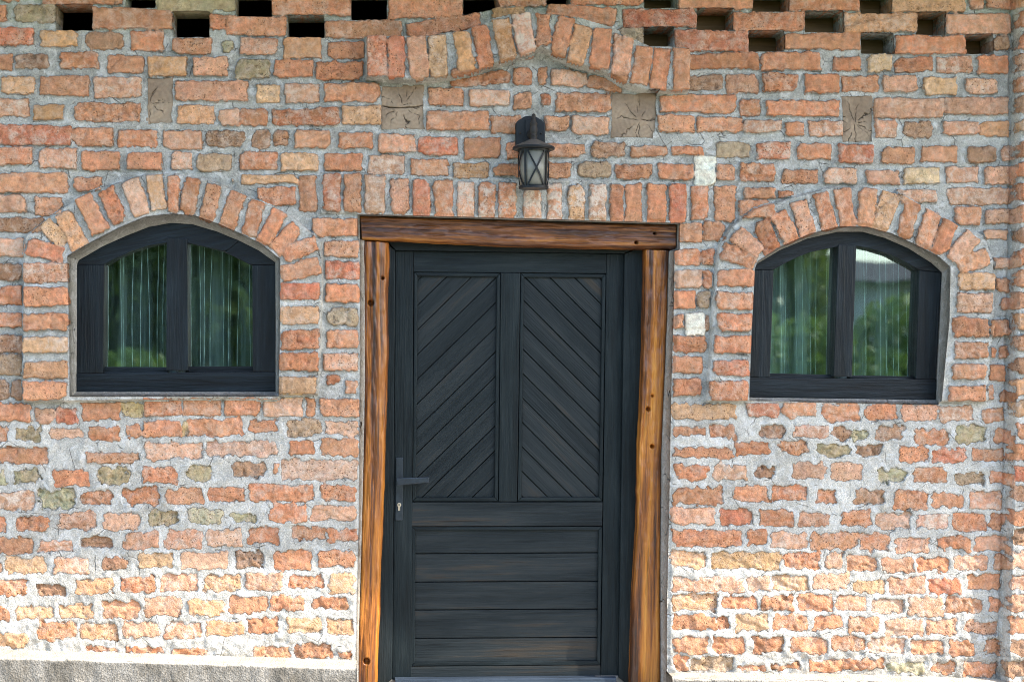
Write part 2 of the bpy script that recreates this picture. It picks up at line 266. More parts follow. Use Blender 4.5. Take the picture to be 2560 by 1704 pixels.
REG = np.zeros(GX.shape, np.int8)
HP = np.zeros(GX.shape)
for k, (nm, poly) in enumerate(ARC.items()):
    xs_ = [p[0] for p in poly]; ys_ = [p[1] for p in poly]
    j0, j1 = np.searchsorted(XS, [min(xs_)-9, max(xs_)+9]); i0, i1 = np.searchsorted(YS, [min(ys_)-9, max(ys_)+9])
    s = np.s_[i0:i1, j0:j1]
    gx = GX[s]+wx[s]*.5; gy = GY[s]+wy[s]*.5
    ins = inpoly(gx, gy, poly); d, _, _ = nearest(gx, gy, poly); d = np.where(ins, -d, d)
    if nm != 'lintel': SD[s] = np.where((d > 0) & (d < 5.5), np.maximum(SD[s], 3.), SD[s])
    HP[s] = np.maximum(HP[s], PRO[nm]*sstep(2.0, -2.0, d)); REG[s][ins] = k+1
ex = edge_x(np.clip(GY, 0, 1704))
HP = np.maximum(HP, .062*sstep(-1.5, 1.8, GX+wx*.4-ex)*sstep(2822, 2818, GX))
REG[(GX > ex) & (GX < 2820)] = 5
H = H+HP-.016*(1-low*.3)*np.exp(-((GX+wx*.5-ex+7)/4.)**2)
for nm in ('left', 'right', 'door'):
    poly = RE[nm][0]; xs_ = [p[0] for p in poly]; ys_ = [p[1] for p in poly]
    j0, j1 = np.searchsorted(XS, [min(xs_)-12, max(xs_)+12]); i0, i1 = np.searchsorted(YS, [min(ys_)-12, max(ys_)+12]); s = np.s_[i0:i1, j0:j1]
    d, _, _ = nearest(GX[s], GY[s], poly); f_ = sstep(9, 2.5, d); H[s] = H[s]*(1-f_)+(HP[s]+.001-.004*f_)*f_
# hairline cracks and flat bedding around the door reveal
MC = np.empty(GX.shape+(4,))
mt = fbm(GX, GY, 120, 4, 5); mt2 = fbm(GX, GY, 22, 3, 1)
up = np.array([.49, .485, .445]); lo_ = np.array([.57, .55, .50])
MC[..., :3] = up*(1-low[..., None])+lo_*low[..., None]
MC[..., :3] *= (1+.35*mt+.28*mt2)[..., None]
dirt = sstep(1590, 1660, GY+40*mt)*np.clip(.6+mt2*1.5, 0, 1)*(GY < 1760)
MC[..., :3] = MC[..., :3]*(1-.55*dirt[..., None])+np.array([.20, .16, .11])*.55*dirt[..., None]
grn = sstep(120, 0, GY)*.5
MC[..., :3] *= 1-grn[..., None]*np.array([.25, .15, .4])
MC[..., 3] = RB
# ---- assemble vertices
V = P(GX, GY, 0.0); V[..., 1] = -H
ny_, nx_ = GX.shape
fi = np.arange((ny_-1)*(nx_-1)).reshape(ny_-1, nx_-1)
fx = (GX[:-1, :-1]+GX[1:, 1:])/2; fy = (GY[:-1, :-1]+GY[1:, 1:])/2
keep = np.ones(fx.shape, bool)
idx = np.arange(nx_*ny_).reshape(ny_, nx_)
Vf = V.reshape(-1, 3).copy(); SDf = SD.reshape(-1); BCf = BC.reshape(-1, 4); MCf = MC.reshape(-1, 4)
gxf = GX.reshape(-1); gyf = GY.reshape(-1)
extraV, extraS, extraB, extraM, extraF, extraR = [], [], [], [], [], []
nbase = len(Vf)
REGF = np.maximum.reduce([REG[:-1, :-1], REG[1:, :-1], REG[:-1, 1:], REG[1:, 1:]])
def cut(poly, rings, inner=None, plaster=False, wf=.45):
    """remove the faces inside poly, snap the rim to it and run the rim back into the wall"""
    global nbase
    ins = inpoly(fx, fy, poly) & keep
    vused_in = np.zeros((ny_, nx_), bool); vused_out = np.zeros((ny_, nx_), bool)
    for a, b in ((0, 0), (0, 1), (1, 0), (1, 1)):
        vused_in[a:ny_-1+a, b:nx_-1+b] |= ins
        vused_out[a:ny_-1+a, b:nx_-1+b] |= (~ins)
    rim = (vused_in & vused_out).reshape(-1); ri = np.nonzero(rim)[0]
    jit = 0
    d, bi, bt = nearest(gxf[ri], gyf[ri], poly)
    q = along(poly, bi, bt)
    if not plaster: q = q+np.stack([wx.reshape(-1)[ri]*wf, wy.reshape(-1)[ri]*wf], -1)
    pq = P(q[:, 0], q[:, 1], 0.0); Vf[ri, 0] = pq[:, 0]; Vf[ri, 2] = pq[:, 2]
    keep[ins] = False
    # rim edges, oriented
    edges = []
    I, J = np.nonzero(ins)
    for (di, dj, a, b) in ((-1, 0, (0, 0), (0, 1)), (1, 0, (1, 1), (1, 0)), (0, -1, (1, 0), (0, 0)), (0, 1, (0, 1), (1, 1))):
        ni, nj = I+di, J+dj
        ok = (ni >= 0) & (ni < ny_-1) & (nj >= 0) & (nj < nx_-1)
        o = ok.copy(); o[ok] = ~ins[ni[ok], nj[ok]]
        A = idx[I[o]+a[0], J[o]+a[1]]; B = idx[I[o]+b[0], J[o]+b[1]]
        edges.append(np.stack([A, B], 1))
    edges = np.concatenate(edges)
    mp = {int(v): k for k, v in enumerate(ri)}
    prev = ri.copy()
    for dep, mode in rings:
        nv = Vf[ri].copy()
        if mode == 'in':
            qi = along(inner, bi, bt); pp = P(qi[:, 0], qi[:, 1], dep); nv = pp
        elif mode == 'back':
            nv = last.copy(); nv[:, 1] = dep
        else:
            nv[:, 1] = dep
        last = nv
        ids = np.arange(nbase, nbase+len(ri)); nbase += len(ri)
        extraV.append(nv)
        if plaster:
            extraS.append(np.full(len(ri), 16.)); extraB.append(BCf[ri]); mm = np.tile([.50, .49, .45, 0.], (len(ri), 1)); extraM.append(mm)
        else:
            extraS.append(SDf[ri]); extraB.append(BCf[ri]); extraM.append(MCf[ri])
        lut = np.full(int(ri.max())+1, -1); lut[ri] = np.arange(len(ri))
        ea, eb = lut[edges[:, 0]], lut[edges[:, 1]]
        extraF.append(np.stack([prev[ea], prev[eb], ids[eb], ids[ea]], 1))
        reg = REG.reshape(-1)[ri][ea]
        extraR.append(reg)
        prev = ids
for h in HOLES: cut(h, [(.02, ''), (.05, ''), (.09, ''), (.14, '')])
for h in BEAM: cut(h, [(.012, ''), (.03, ''), (.06, '')], wf=1.5)
for nm in ('left', 'right'): cut(RE[nm][0], [(.056, 'in'), (.075, 'back'), (.13, 'back')], RE[nm][1], True)
cut(RE['door'][0], [(.062, 'in'), (.10, 'back'), (.30, 'back')], RE['door'][1], True)
allV = np.concatenate([Vf]+extraV); allS = np.concatenate([SDf]+extraS); allB = np.concatenate([BCf]+extraB); allM = np.concatenate([MCf]+extraM)
quads = np.stack([idx[:-1, :-1], idx[1:, :-1], idx[1:, 1:], idx[:-1, 1:]], -1)[keep]
allF = np.concatenate([quads]+extraF); allR = np.concatenate([REGF[keep]]+extraR)

def quad_mesh(name, verts, faces, attrs, mat, smooth=True):
    used = np.unique(faces); lut = np.full(len(verts), -1); lut[used] = np.arange(len(used))
    v = verts[used].astype(np.float32); f = lut[faces].astype(np.int32)
    me = bpy.data.meshes.new(name); me.vertices.add(len(v)); me.vertices.foreach_set('co', v.ravel())
    me.loops.add(f.size); me.loops.foreach_set('vertex_index', f.ravel())
    me.polygons.add(len(f)); me.polygons.foreach_set('loop_start', np.arange(0, f.size, f.shape[1], dtype=np.int32))
    me.polygons.foreach_set('use_smooth', np.full(len(f), smooth))
    for k, (ty, a) in attrs.items():
        at = me.attributes.new(k, ty, 'POINT'); at.data.foreach_set('value' if ty == 'FLOAT' else 'color', a[used].astype(np.float32).ravel())
    me.update(calc_edges=True); me.validate(); me.materials.append(mat)
    return me

# ------------------------------------------------------------------ node helpers
def newmat(name):
    m = bpy.data.materials.new(name); m.use_nodes = True; nt = m.node_tree
    for n in list(nt.nodes): nt.nodes.remove(n)
    out = nt.nodes.new('ShaderNodeOutputMaterial'); b = nt.nodes.new('ShaderNodeBsdfPrincipled'); nt.links.new(b.outputs[0], out.inputs[0])
    return m, nt, b, out
class G:
    def __init__(s, nt): s.nt = nt
    def n(s, ty, **k):
        n = s.nt.nodes.new(ty)
        for a, b in k.items(): setattr(n, a, b)
        return n
    def l(s, a, b): s.nt.links.new(a, b)
    def put(s, v, sock):
        if isinstance(v, bpy.types.NodeSocket): s.l(v, sock)
        else: sock.default_value = v
    def m(s, op, a, b=0.0, c=None, clamp=False):
        n = s.n('ShaderNodeMath', operation=op); n.use_clamp = clamp; s.put(a, n.inputs[0]); s.put(b, n.inputs[1])
        if c is not None: s.put(c, n.inputs[2])
        return n.outputs[0]
    def mr(s, v, a, b, c=0., d=1.):
        n = s.n('ShaderNodeMapRange'); n.clamp = True; s.put(v, n.inputs[0])
        for i, q in enumerate((a, b, c, d)): n.inputs[i+1].default_value = q
        return n.outputs[0]
    def mix(s, f, a, b, bt='MIX'):
        n = s.n('ShaderNodeMix', data_type='RGBA', blend_type=bt); s.put(f, n.inputs[0])
        s.put(a if isinstance(a, bpy.types.NodeSocket) else tuple(a)+(1,), n.inputs[6]); s.put(b if isinstance(b, bpy.types.NodeSocket) else tuple(b)+(1,), n.inputs[7])
        return n.outputs[2]
    def noise(s, co, sc, det=4, ro=.55, dist=0.):
        n = s.n('ShaderNodeTexNoise'); n.inputs['Scale'].default_value = sc; n.inputs['Detail'].default_value = det
        n.inputs['Roughness'].default_value = ro; n.inputs['Distortion'].default_value = dist; s.l(co, n.inputs['Vector']); return n.outputs['Fac']
    def vor(s, co, sc, feat='F1'):
        n = s.n('ShaderNodeTexVoronoi', feature=feat); n.inputs['Scale'].default_value = sc; s.l(co, n.inputs['Vector']); return n.outputs['Distance']
    def co(s, kind='Object'):
        return s.n('ShaderNodeTexCoord').outputs[kind]
    def mapv(s, v, sc=(1, 1, 1)):
        n = s.n('ShaderNodeMapping'); n.inputs['Scale'].default_value = sc; s.l(v, n.inputs[0]); return n.outputs[0]
    def bump(s, h, st, d, bsdf, prev=None):
        n = s.n('ShaderNodeBump'); n.inputs['Strength'].default_value = st; n.inputs['Distance'].default_value = d; s.l(h, n.inputs['Height'])
        if prev: s.l(prev, n.inputs['Normal'])
        s.l(n.outputs[0], bsdf.inputs['Normal']); return n.outputs[0]
    def attr(s, nm):
        return s.n('ShaderNodeAttribute', attribute_name=nm)

def wall_material():
    m, nt, b, _ = newmat('old_brick_and_mortar'); g = G(nt); co = g.co()
    bc = g.attr('bcol'); mc = g.attr('mcol'); sd = g.attr('sd').outputs['Fac']
    n1 = g.noise(co, 45, 5, .6); n2 = g.noise(co, 170, 4, .6); n3 = g.noise(co, 14, 5, .6); nf = g.noise(co, 420, 3, .6)
    sdn = g.m('ADD', sd, g.m('MULTIPLY_ADD', n1, 9.0, -4.5)); sdn = g.m('ADD', sdn, g.m('MULTIPLY_ADD', n2, 5.0, -2.5))
    mask = g.mr(sdn, .7, -.7)
    pits = g.mr(g.vor(g.mix(.02, co, g.n('ShaderNodeTexNoise').outputs['Color']), 85), .06, .26); pitm = g.mr(n3, .42, .56); rb = mc.outputs['Alpha']; pits = g.m('MAXIMUM', pits, g.m('SUBTRACT', 1, g.m('MULTIPLY', pitm, g.mr(rb, .15, .8))))
    # brick colour
    var = g.mr(n1, .3, .7, .62, 1.30)
    bcol = g.mix(1, bc.outputs['Color'], g.n('ShaderNodeCombineColor').outputs[0], 'MULTIPLY')
    cc = g.n('ShaderNodeCombineColor')
    for i in range(3): g.l(var, cc.inputs[i])
    bcol = g.mix(1, bc.outputs['Color'], cc.outputs[0], 'MULTIPLY')
    tint = g.mr(n3, .35, .68); bcol = g.mix(g.m('MULTIPLY', tint, .35), bcol, (.62, .36, .17))
    wh = g.m('MULTIPLY', g.mr(g.noise(co, 26, 8, .75, .4), .46, .64), g.m('MULTIPLY_ADD', bc.outputs['Alpha'], 1.2, g.mr(sdn, -5, 0, 0., .30)), clamp=True)
    bcol = g.mix(wh, bcol, (.74, .60, .49))
    bcol = g.mix(g.m('MULTIPLY', g.mr(g.noise(co, 33, 7, .7), .60, .74), .45), bcol, (.16, .085, .05))
    bcol = g.mix(g.m('SUBTRACT', 1, pits), bcol, g.mix(.8, bcol, (.11, .05, .03)))
    bcol = g.mix(g.m('MULTIPLY', g.mr(g.noise(co, 300, 3, .7), .56, .70, 0, .6), g.mr(rb, 0, 1, .1, .9)), bcol, (.86, .62, .46)); bcol = g.mix(g.m('MULTIPLY', g.mr(g.noise(co, 230, 3, .7), .58, .68, 0, .6), g.mr(rb, 0, 1, .1, .9)), bcol, (.20, .09, .05))
    # mortar colour
    mv = g.m('MULTIPLY', g.mr(n2, .3, .7, .72, 1.24), g.mr(nf, .3, .7, .90, 1.10)); cm = g.n('ShaderNodeCombineColor')
    for i in range(3): g.l(mv, cm.inputs[i])
    mcol = g.mix(1, mc.outputs['Color'], cm.outputs[0], 'MULTIPLY')
    mcol = g.mix(g.m('MULTIPLY', g.mr(g.noise(co, 20, 8, .7, .8), .50, .62), .75), mcol, (.74, .74, .72))
    crack = g.vor(g.mix(.12, co, g.n('ShaderNodeTexNoise').outputs['Color']), 9, 'DISTANCE_TO_EDGE')
    crk = g.m('MULTIPLY', g.mr(crack, .0, .012, 1., 0.), g.mr(n3, .5, .56))
    mcol = g.mix(g.m('MULTIPLY', crk, .7), mcol, (.07, .065, .055))
    smear = g.m('MULTIPLY', g.mr(g.noise(co, 55, 6, .7), .60, .70), g.mr(sdn, -6, 3, 0., .8))
    col = g.mix(mask, mcol, g.mix(smear, bcol, mcol)); g.l(col, b.inputs['Base Color'])
    b.inputs['Roughness'].default_value = .9; b.inputs['Specular IOR Level'].default_value = .25
    hb = g.m('ADD', g.m('MULTIPLY', n1, 1.0), g.m('ADD', g.m('MULTIPLY', n2, .9), g.m('MULTIPLY', pits, .9)))
    hm = g.m('ADD', g.m('MULTIPLY', n2, .9), g.m('MULTIPLY', nf, .45))
    hm = g.m('SUBTRACT', hm, g.m('MULTIPLY', crk, .8))
    hh = g.m('ADD', g.m('MULTIPLY', mask, hb), g.m('MULTIPLY', g.m('SUBTRACT', 1, mask), hm))
    ab = g.m('ABSOLUTE', sdn); gro = g.m('MULTIPLY', g.mr(ab, 0, 1.6, 1., 0.), g.mr(n3, .44, .56, .0, 1.))
    hh = g.m('SUBTRACT', hh, g.m('MULTIPLY', gro, 1.3))
    g.bump(hh, 1.0, .0062, b)
    return m
MW = wall_material()

def link(o, parent=None):
    COL.objects.link(o)
    if parent is not None: o.parent = parent
    return o
def tag(o, label=None, cat=None, group=None, kind=None):
    if label: o['label'] = label
    if cat: o['category'] = cat
    if group: o['group'] = group
    if kind: o['kind'] = kind
    return o
def empty(name, loc=(0, 0, 0)):
    o = bpy.data.objects.new(name, None); o.location = loc; COL.objects.link(o); return o
def objm(name, me, parent=None):
    o = bpy.data.objects.new(name, me); link(o, parent)
    if parent is not None: o.matrix_parent_inverse = Matrix.Translation(-Vector(parent.location))
    return o

house = tag(empty('brick_house', (0, 0, -.4)), 'old orange brick house wall with rough grey mortar, arches and holes near the top', 'house')
A = {'sd': ('FLOAT', allS), 'bcol': ('FLOAT_COLOR', allB), 'mcol': ('FLOAT_COLOR', allM)}
names = ['wall', 'window_arch', 'window_arch', 'eyebrow_arch', 'lintel_course', 'pilaster']
plabel = [None, 'brick arch round the left window', 'brick arch round the right window', 'curved brick hood arch above the lamp', 'upright bricks in a row over the door timber', None]
for k in range(6):
    sel = allF[allR == k]
    o = objm(names[k], quad_mesh(names[k], allV, sel, A, MW), house)
    if plabel[k]: o['label'] = plabel[k]

# ------------------------------------------------------------------ wood materials (UV: u runs along the grain, metres)
def wood_material(name, cols, rough_=.5, streak=.6, bump=.6, fine=240, coat=0., spec=.5, con=1.0, us=1.0, pores=.5):
    m, nt, b, _ = newmat(name); g = G(nt); uv = g.n('ShaderNodeUVMap').outputs[0]
    a = g.noise(g.mapv(uv, (2.4*us, 34, 1)), 1.0, 6, .62, .8)
    f = g.noise(g.mapv(uv, (5*us+1, fine, 1)), 1.0, 4, .65, .3)
    l_ = g.noise(g.mapv(uv, (2.2*us, 7+4*(1-us), 1)), 1.0, 6, .65, .5)
    r = g.n('ShaderNodeValToRGB'); e = r.color_ramp.elements
    e[0].position = cols[0][0]; e[0].color = cols[0][1]+(1,); e[1].position = cols[-1][0]; e[1].color = cols[-1][1]+(1,)
    for p, c in cols[1:-1]:
        q = e.new(p); q.color = c+(1,)
    mixv = g.m('ADD', g.m('MULTIPLY', a, streak), g.m('MULTIPLY', l_, 1-streak)); mixv = g.m('ADD', mixv, g.m('MULTIPLY_ADD', f, .28, -.14)); mixv = g.m('MULTIPLY_ADD', mixv, con, .5-.5*con)
    g.l(mixv, r.inputs[0])
    col = g.mix(g.m('MULTIPLY', g.mr(f, .56, .70), pores), r.outputs[0], tuple(x*.25 for x in cols[0][1]))
    g.l(col, b.inputs['Base Color']); b.inputs['Roughness'].default_value = rough_; b.inputs['Specular IOR Level'].default_value = spec
    if coat: b.inputs['Coat Weight'].default_value = coat; b.inputs['Coat Roughness'].default_value = .25
    g.bump(g.m('ADD', f, g.m('MULTIPLY', a, .8)), bump, .003, b); g.l(g.mr(f, .3, .7, rough_+.15, rough_-.12), b.inputs['Roughness'])
    return m
M_OAK = wood_material('varnished_old_oak', [(.32, (.030, .012, .006)), (.42, (.12, .038, .011)), (.50, (.30, .098, .016)), (.60, (.50, .185, .026)), (.74, (.68, .30, .055))], .40, .50, 1.0, 120, .25, .45, con=1.55, us=.38, pores=.85)
M_OAK2 = wood_material('darker_old_oak', [(.28, (.022, .010, .007)), (.42, (.085, .030, .012)), (.52, (.22, .075, .018)), (.62, (.46, .18, .03)), (.78, (.68, .34, .08))], .42, .45, 1.0, 130, .25, .45, con=1.5, us=.5, pores=.9)
M_DOOR = wood_material('dark_stained_pine', [(.26, (.005, .008, .010)), (.42, (.011, .017, .020)), (.58, (.023, .030, .033)), (.76, (.062, .046, .031))], .50, .35, .8, 130, 0, .22, con=1.25, us=.55, pores=.7)
M_DOORR = wood_material('dark_stained_frame', [(.28, (.004, .008, .010)), (.5, (.009, .016, .019)), (.74, (.020, .029, .032))], .48, .55, .7, 170, 0, .22, con=1.7, pores=.7)
M_WIN = wood_material('black_painted_wood', [(.30, (.0025, .004, .006)), (.5, (.005, .009, .013)), (.74, (.013, .022, .030))], .42, .6, 1., 90, 0, .28, con=1.6, pores=.5)
M_BOARD = wood_material('attic_board', [(.30, (.16, .10, .05)), (.5, (.28, .18, .09)), (.74, (.40, .27, .14))], .8, .6, .4)

def metal(name, col, rough_=.45, metallic=.0, bumpy=.2, spec=.5):
    m, nt, b, _ = newmat(name); g = G(nt); co = g.co(); n = g.noise(co, 60, 5, .6)
    g.l(g.mix(g.mr(n, .35, .7), tuple(c*.8 for c in col), tuple(min(1, c*1.3) for c in col)), b.inputs['Base Color'])
    b.inputs['Roughness'].default_value = rough_; b.inputs['Metallic'].default_value = metallic; b.inputs['Specular IOR Level'].default_value = spec
    g.bump(g.noise(co, 350, 3), bumpy, .0006, b); return m
M_BLACK = metal('black_powder_coat', (.008, .011, .015), .45, spec=.3)
M_ANTIQ = metal('dusty_antique_cast_iron', (.020, .018, .017), .6, 0, .6)
M_CAPM = metal('dusty_lamp_cap', (.095, .09, .082), .75, 0, .6)
M_HANDLE = metal('dark_grey_handle_metal', (.030, .040, .052), .35, .3)
M_BRASS = metal('nickel_lock', (.62, .52, .40), .35, .8)
def simple(name, col, rough_=.8, sc=30, amt=.3, bd=.002, st=.6, spec=.3):
    m, nt, b, _ = newmat(name); g = G(nt); co = g.co(); n = g.noise(co, sc, 6, .62)
    g.l(g.mix(g.mr(n, .3, .7), tuple(c*(1-amt) for c in col), tuple(min(1, c*(1+amt)) for c in col)), b.inputs['Base Color'])
    b.inputs['Roughness'].default_value = rough_; b.inputs['Specular IOR Level'].default_value = spec
    g.bump(g.noise(co, sc*7, 4), st, bd, b); return m
def concrete():
    m, nt, b, _ = newmat('rough_concrete'); g = G(nt); co = g.co()
    n = g.noise(co, 9, 6, .65); n2 = g.noise(co, 190, 4, .65); v = g.vor(co, 150)
    c = g.mix(g.mr(n, .38, .62), (.22, .20, .165), (.42, .395, .35)); c = g.mix(g.mr(n2, .42, .62, 0, .7), c, (.09, .08, .066))
    # paler on faces that point up, pebbly cast face in front
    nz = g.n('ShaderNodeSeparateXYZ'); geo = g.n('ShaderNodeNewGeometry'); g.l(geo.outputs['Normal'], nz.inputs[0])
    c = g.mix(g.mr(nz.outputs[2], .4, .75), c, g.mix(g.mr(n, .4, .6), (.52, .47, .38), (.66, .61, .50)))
    g.l(c, b.inputs['Base Color']); b.inputs['Roughness'].default_value = .92; b.inputs['Specular IOR Level'].default_value = .2
    g.bump(g.m('ADD', n2, g.m('MULTIPLY', v, .8)), .9, .004, b); return m
M_CONC = concrete()

# ------------------------------------------------------------------ solids
def to_mesh(name, bm, mat, parent=None, smooth=False):
    me = bpy.data.meshes.new(name); bm.normal_update(); bm.to_mesh(me); bm.free(); me.materials.append(mat)
    if smooth: me.polygons.foreach_set('use_smooth', [True]*len(me.polygons))
    return objm(name, me, parent)
def add_prism(bm, poly, yf, yb, bev=.0025, grain=(1, 0), seg=2, uvl=None, world=False):
    uvl = bm.loops.layers.uv.get('UVMap') or bm.loops.layers.uv.new('UVMap'); old = set(bm.faces)
    pts = [Vector(p) for p in (poly if world else P([q[0] for q in poly], [q[1] for q in poly], yf))]
    fr = [bm.verts.new((p.x, yf, p.z)) for p in pts]; bk = [bm.verts.new((p.x, yb, p.z)) for p in pts]
    n = len(pts); ar = sum(pts[i].x*pts[(i+1) % n].z-pts[(i+1) % n].x*pts[i].z for i in range(n))
    if ar < 0: fr.reverse(); bk.reverse()
    faces = [bm.faces.new(fr), bm.faces.new(bk[::-1])]
    fe = []
    for i in range(n):
        j = (i+1) % n; faces.append(bm.faces.new((fr[j], fr[i], bk[i], bk[j])))
    if bev:
        fe = [e for e in faces[0].edges]
        r = bmesh.ops.bevel(bm, geom=fe, offset=bev, segments=seg, affect='EDGES', profile=.6)
    gx, gz = grain; L = math.hypot(gx, gz); gx /= L; gz /= L; ou, ov = random.uniform(0, 60), random.uniform(0, 60)
    for f in [f for f in bm.faces if f not in old]:
        for l in f.loops:
            c = l.vert.co; l[uvl].uv = (c.x*gx+c.z*gz+ou, -c.x*gz+c.z*gx+c.y*.8+ov)
def prism(name, poly, yf, yb, mat, parent, bev=.0025, grain=(1, 0), label=None, seg=2):
    bm = bmesh.new(); add_prism(bm, poly, yf, yb, bev, grain, seg)
    o = to_mesh(name, bm, mat, parent)
    if label: o['label'] = label
    return o
def clip(poly, a, b, c):     # keep a*x+b*y<=c
    out = []
    for i in range(len(poly)):
        p, q = poly[i], poly[(i+1) % len(poly)]; dp = a*p[0]+b*p[1]-c; dq = a*q[0]+b*q[1]-c
        if dp <= 0: out.append(p)
        if (dp < 0) != (dq < 0) and abs(dp-dq) > 1e-9:
            t = dp/(dp-dq); out.append((p[0]+t*(q[0]-p[0]), p[1]+t*(q[1]-p[1])))
    return out

# ------------------------------------------------------------------ hewn timbers: relief between two traced edges
def timber(name, ea, eb, yf, mat, parent, nu, nv, round_=.012, holes=(), seed=0, rough_=1.0, ridge=None, back=.16, label=None):
    ea = np.array(ea); eb = np.array(eb)
    def res(e, n):
        d = np.r_[0, np.cumsum(np.hypot(*np.diff(e, axis=0).T))]; t = np.linspace(0, d[-1], n); return np.stack([np.interp(t, d, e[:, 0]), np.interp(t, d, e[:, 1])], 1)
    a = res(ea, nu); b = res(eb, nu); t = np.linspace(0, 1, nv)
    q = a[:, None]*(1-t[None, :, None])+b[:, None]*t[None, :, None]
    U, T_ = np.meshgrid(np.arange(nu), np.arange(nv), indexing='ij'); wpx = np.hypot(*(a-b).T).mean(); step = np.hypot(*np.diff(a, axis=0).T).mean()
    s_ = U*step; v_ = T_/(nv-1)*wpx
    # wander of the outline
    wob = (vnoise(s_, v_*0, 75, seed)*9+vnoise(s_, v_*0, 24, seed+1)*4)
    dirv = (b-a)/np.hypot(*(b-a).T)[:, None]
    e_ = np.abs(T_/(nv-1)-.5)*2
    q = q+dirv[:, None]*(wob*(T_/(nv-1)-.5)*.9)[..., None]
    h = -round_*np.clip((e_-.72)/.28, 0, 1)**2.2
    h = h+(fbm(s_/7, v_, 11, 3, seed+2)*.007+fbm(s_/2, v_, 20, 3, seed+3)*.004+np.minimum(0, fbm(s_/9, v_, 5, 2, seed+4)+.12)*.010)*rough_
    if ridge is not None: h = h-np.clip((T_/(nv-1)-ridge)/(1-ridge), 0, 1)*.022
    for (hx, hy, r) in holes:
        d = np.hypot(q[..., 0]-hx, q[..., 1]-hy); h = h-.03*sstep(r+2, r-2, d)
    W = P(q[..., 0], q[..., 1], yf); W[..., 1] = yf-h
    nr = W.shape[0]
    # returns on all four sides
    def ring(y):
        X = W.copy(); X[..., 1] = y; return X
    verts = W.reshape(-1, 3); id_ = np.arange(nr*nv).reshape(nr, nv)
    F_ = [np.stack([id_[:-1, :-1], id_[1:, :-1], id_[1:, 1:], id_[:-1, 1:]], -1).reshape(-1, 4)]
    loop = np.concatenate([id_[:, 0], id_[-1, 1:], id_[-2::-1, -1], id_[0, -2:0:-1]])
    bk = verts[loop].copy(); bk[:, 1] = yf+back; n0 = len(verts); verts = np.concatenate([verts, bk]); nb = n0+np.arange(len(loop))
    F_.append(np.stack([loop, nb, np.roll(nb, -1), np.roll(loop, -1)], -1)[:, ::1])
    F_ = np.concatenate(F_)
    me = quad_mesh(name, verts, F_, {}, mat)
    # uv: metres along the grain
    k = .0016; su = np.concatenate([s_.reshape(-1), s_.reshape(-1)[loop]])*k+seed*3.7; sv = np.concatenate([v_.reshape(-1), v_.reshape(-1)[loop]+60])*k+seed
    uvl = me.uv_layers.new(name='UVMap'); li = np.empty(len(me.loops), np.int32); me.loops.foreach_get('vertex_index', li)
    uvl.data.foreach_set('uv', np.stack([su[li], sv[li]], -1).astype(np.float32).ravel())
    # make the faces point outward
    bm = bmesh.new(); bm.from_mesh(me); bmesh.ops.recalc_face_normals(bm, faces=bm.faces)
    fsum = sum(f.normal.y for f in bm.faces if f.index < 50)
    if fsum > 0: bmesh.ops.reverse_faces(bm, faces=bm.faces)
    bm.to_mesh(me); bm.free()
    o = objm(name, me, parent)
    if label: o['label'] = label
    return o
dfr = tag(empty('door_frame', tuple(P(1260, 1710, .05))), 'rustic varnished orange brown timber frame of two posts and a lintel round the dark door', 'door frame')
timber('post', NP('MM', '158,100 160,500 166,900 160,1567')+NP('BM', '150,500 140,1000 120,1360 116,1640'), NP('MM', '335,108 332,700 325,1200 314,1567')+NP('BM', '290,600 270,1200 252,1640'),
       .055, M_OAK, dfr, 420, 34, .012, [N('MM', 210, 523)+(7,), N('BM', 182, 1424)+(7.5,), N('MM', 293, 352)+(3,)], 1, 1., ridge=.62, label='left post')
timber('post', NP('MM', '2092,158 2086,600 2070,1100 2047,1567')+NP('BM', '2036,500 2012,1000 1992,1640'), NP('MM', '2254,164 2238,700 2218,1200 2203,1567')+NP('BM', '2197,800 2196,1640'),
       .058, M_OAK, dfr, 420, 34, .014, [N('MM', 2140, 1505)+(4.5,), N('MM', 2140, 1160)+(3,), N('MM', 2112, 1250)+(5,)], 5, 1.3, label='right post')
timber('lintel', NP('MM', '137,-74 600,-60 1200,-44 1700,-26 2304,-12'), NP('MM', '150,90 500,102 1100,128 1700,148 2300,152'), .045, M_OAK2, dfr, 420, 36, .014,
       [N('MM', 2155, 48)+(3,), N('MM', 2030, 110)+(3.5,)], 9, 1.5, label='lintel beam over both posts')

# ------------------------------------------------------------------ door leaf
dfx = tag(empty('door_casing', tuple(P(1260, 1700, .12))), 'plain dark casing fixed inside the brown timber door frame', 'door casing')
prism('jamb', NP('MM', '285,92 379,164 358,3095 240,3200'), .125, .20, M_DOORR, dfx, .003, (0, 1))
prism('jamb', NP('MM', '1949,186 2120,120 2050,3200 1908,3085'), .125, .20, M_DOORR, dfx, .003, (0, 1))
prism('head_jamb', NP('MM', '285,60 2130,90 1947,184 381,163'), .126, .20, M_DOORR, dfx, .003, (1, 0))
door = tag(empty('wooden_door', tuple(P(1260, 1698, .15))), 'dark stained wooden door with chevron panels above and horizontal boards below', 'door')
YL = .150
prism('stile', NP('MM', '381,166 503,168 490,3092 360,3094'), YL, YL+.04, M_DOORR, door, .002, (0, 1))
prism('stile', NP('MM', '1826,187 1945,188 1906,3080 1788,3082'), YL, YL+.04, M_DOORR, door, .002, (0, 1))
prism('rail', NP('MM', '505,168 1824,187 1823,321 505,310'), YL+.001, YL+.04, M_DOORR, door, .002, (1, 0), 'top rail')
prism('mullion', NP('MM', '1102,317 1235,319 1213,1881 1088,1881'), YL+.001, YL+.04, M_DOORR, door, .002, (0, 1))
prism('rail', NP('BM', '495,337 1799,336 1796,498 492,500'), YL+.001, YL+.04, M_DOOR, door, .002, (1, 0), 'middle rail')
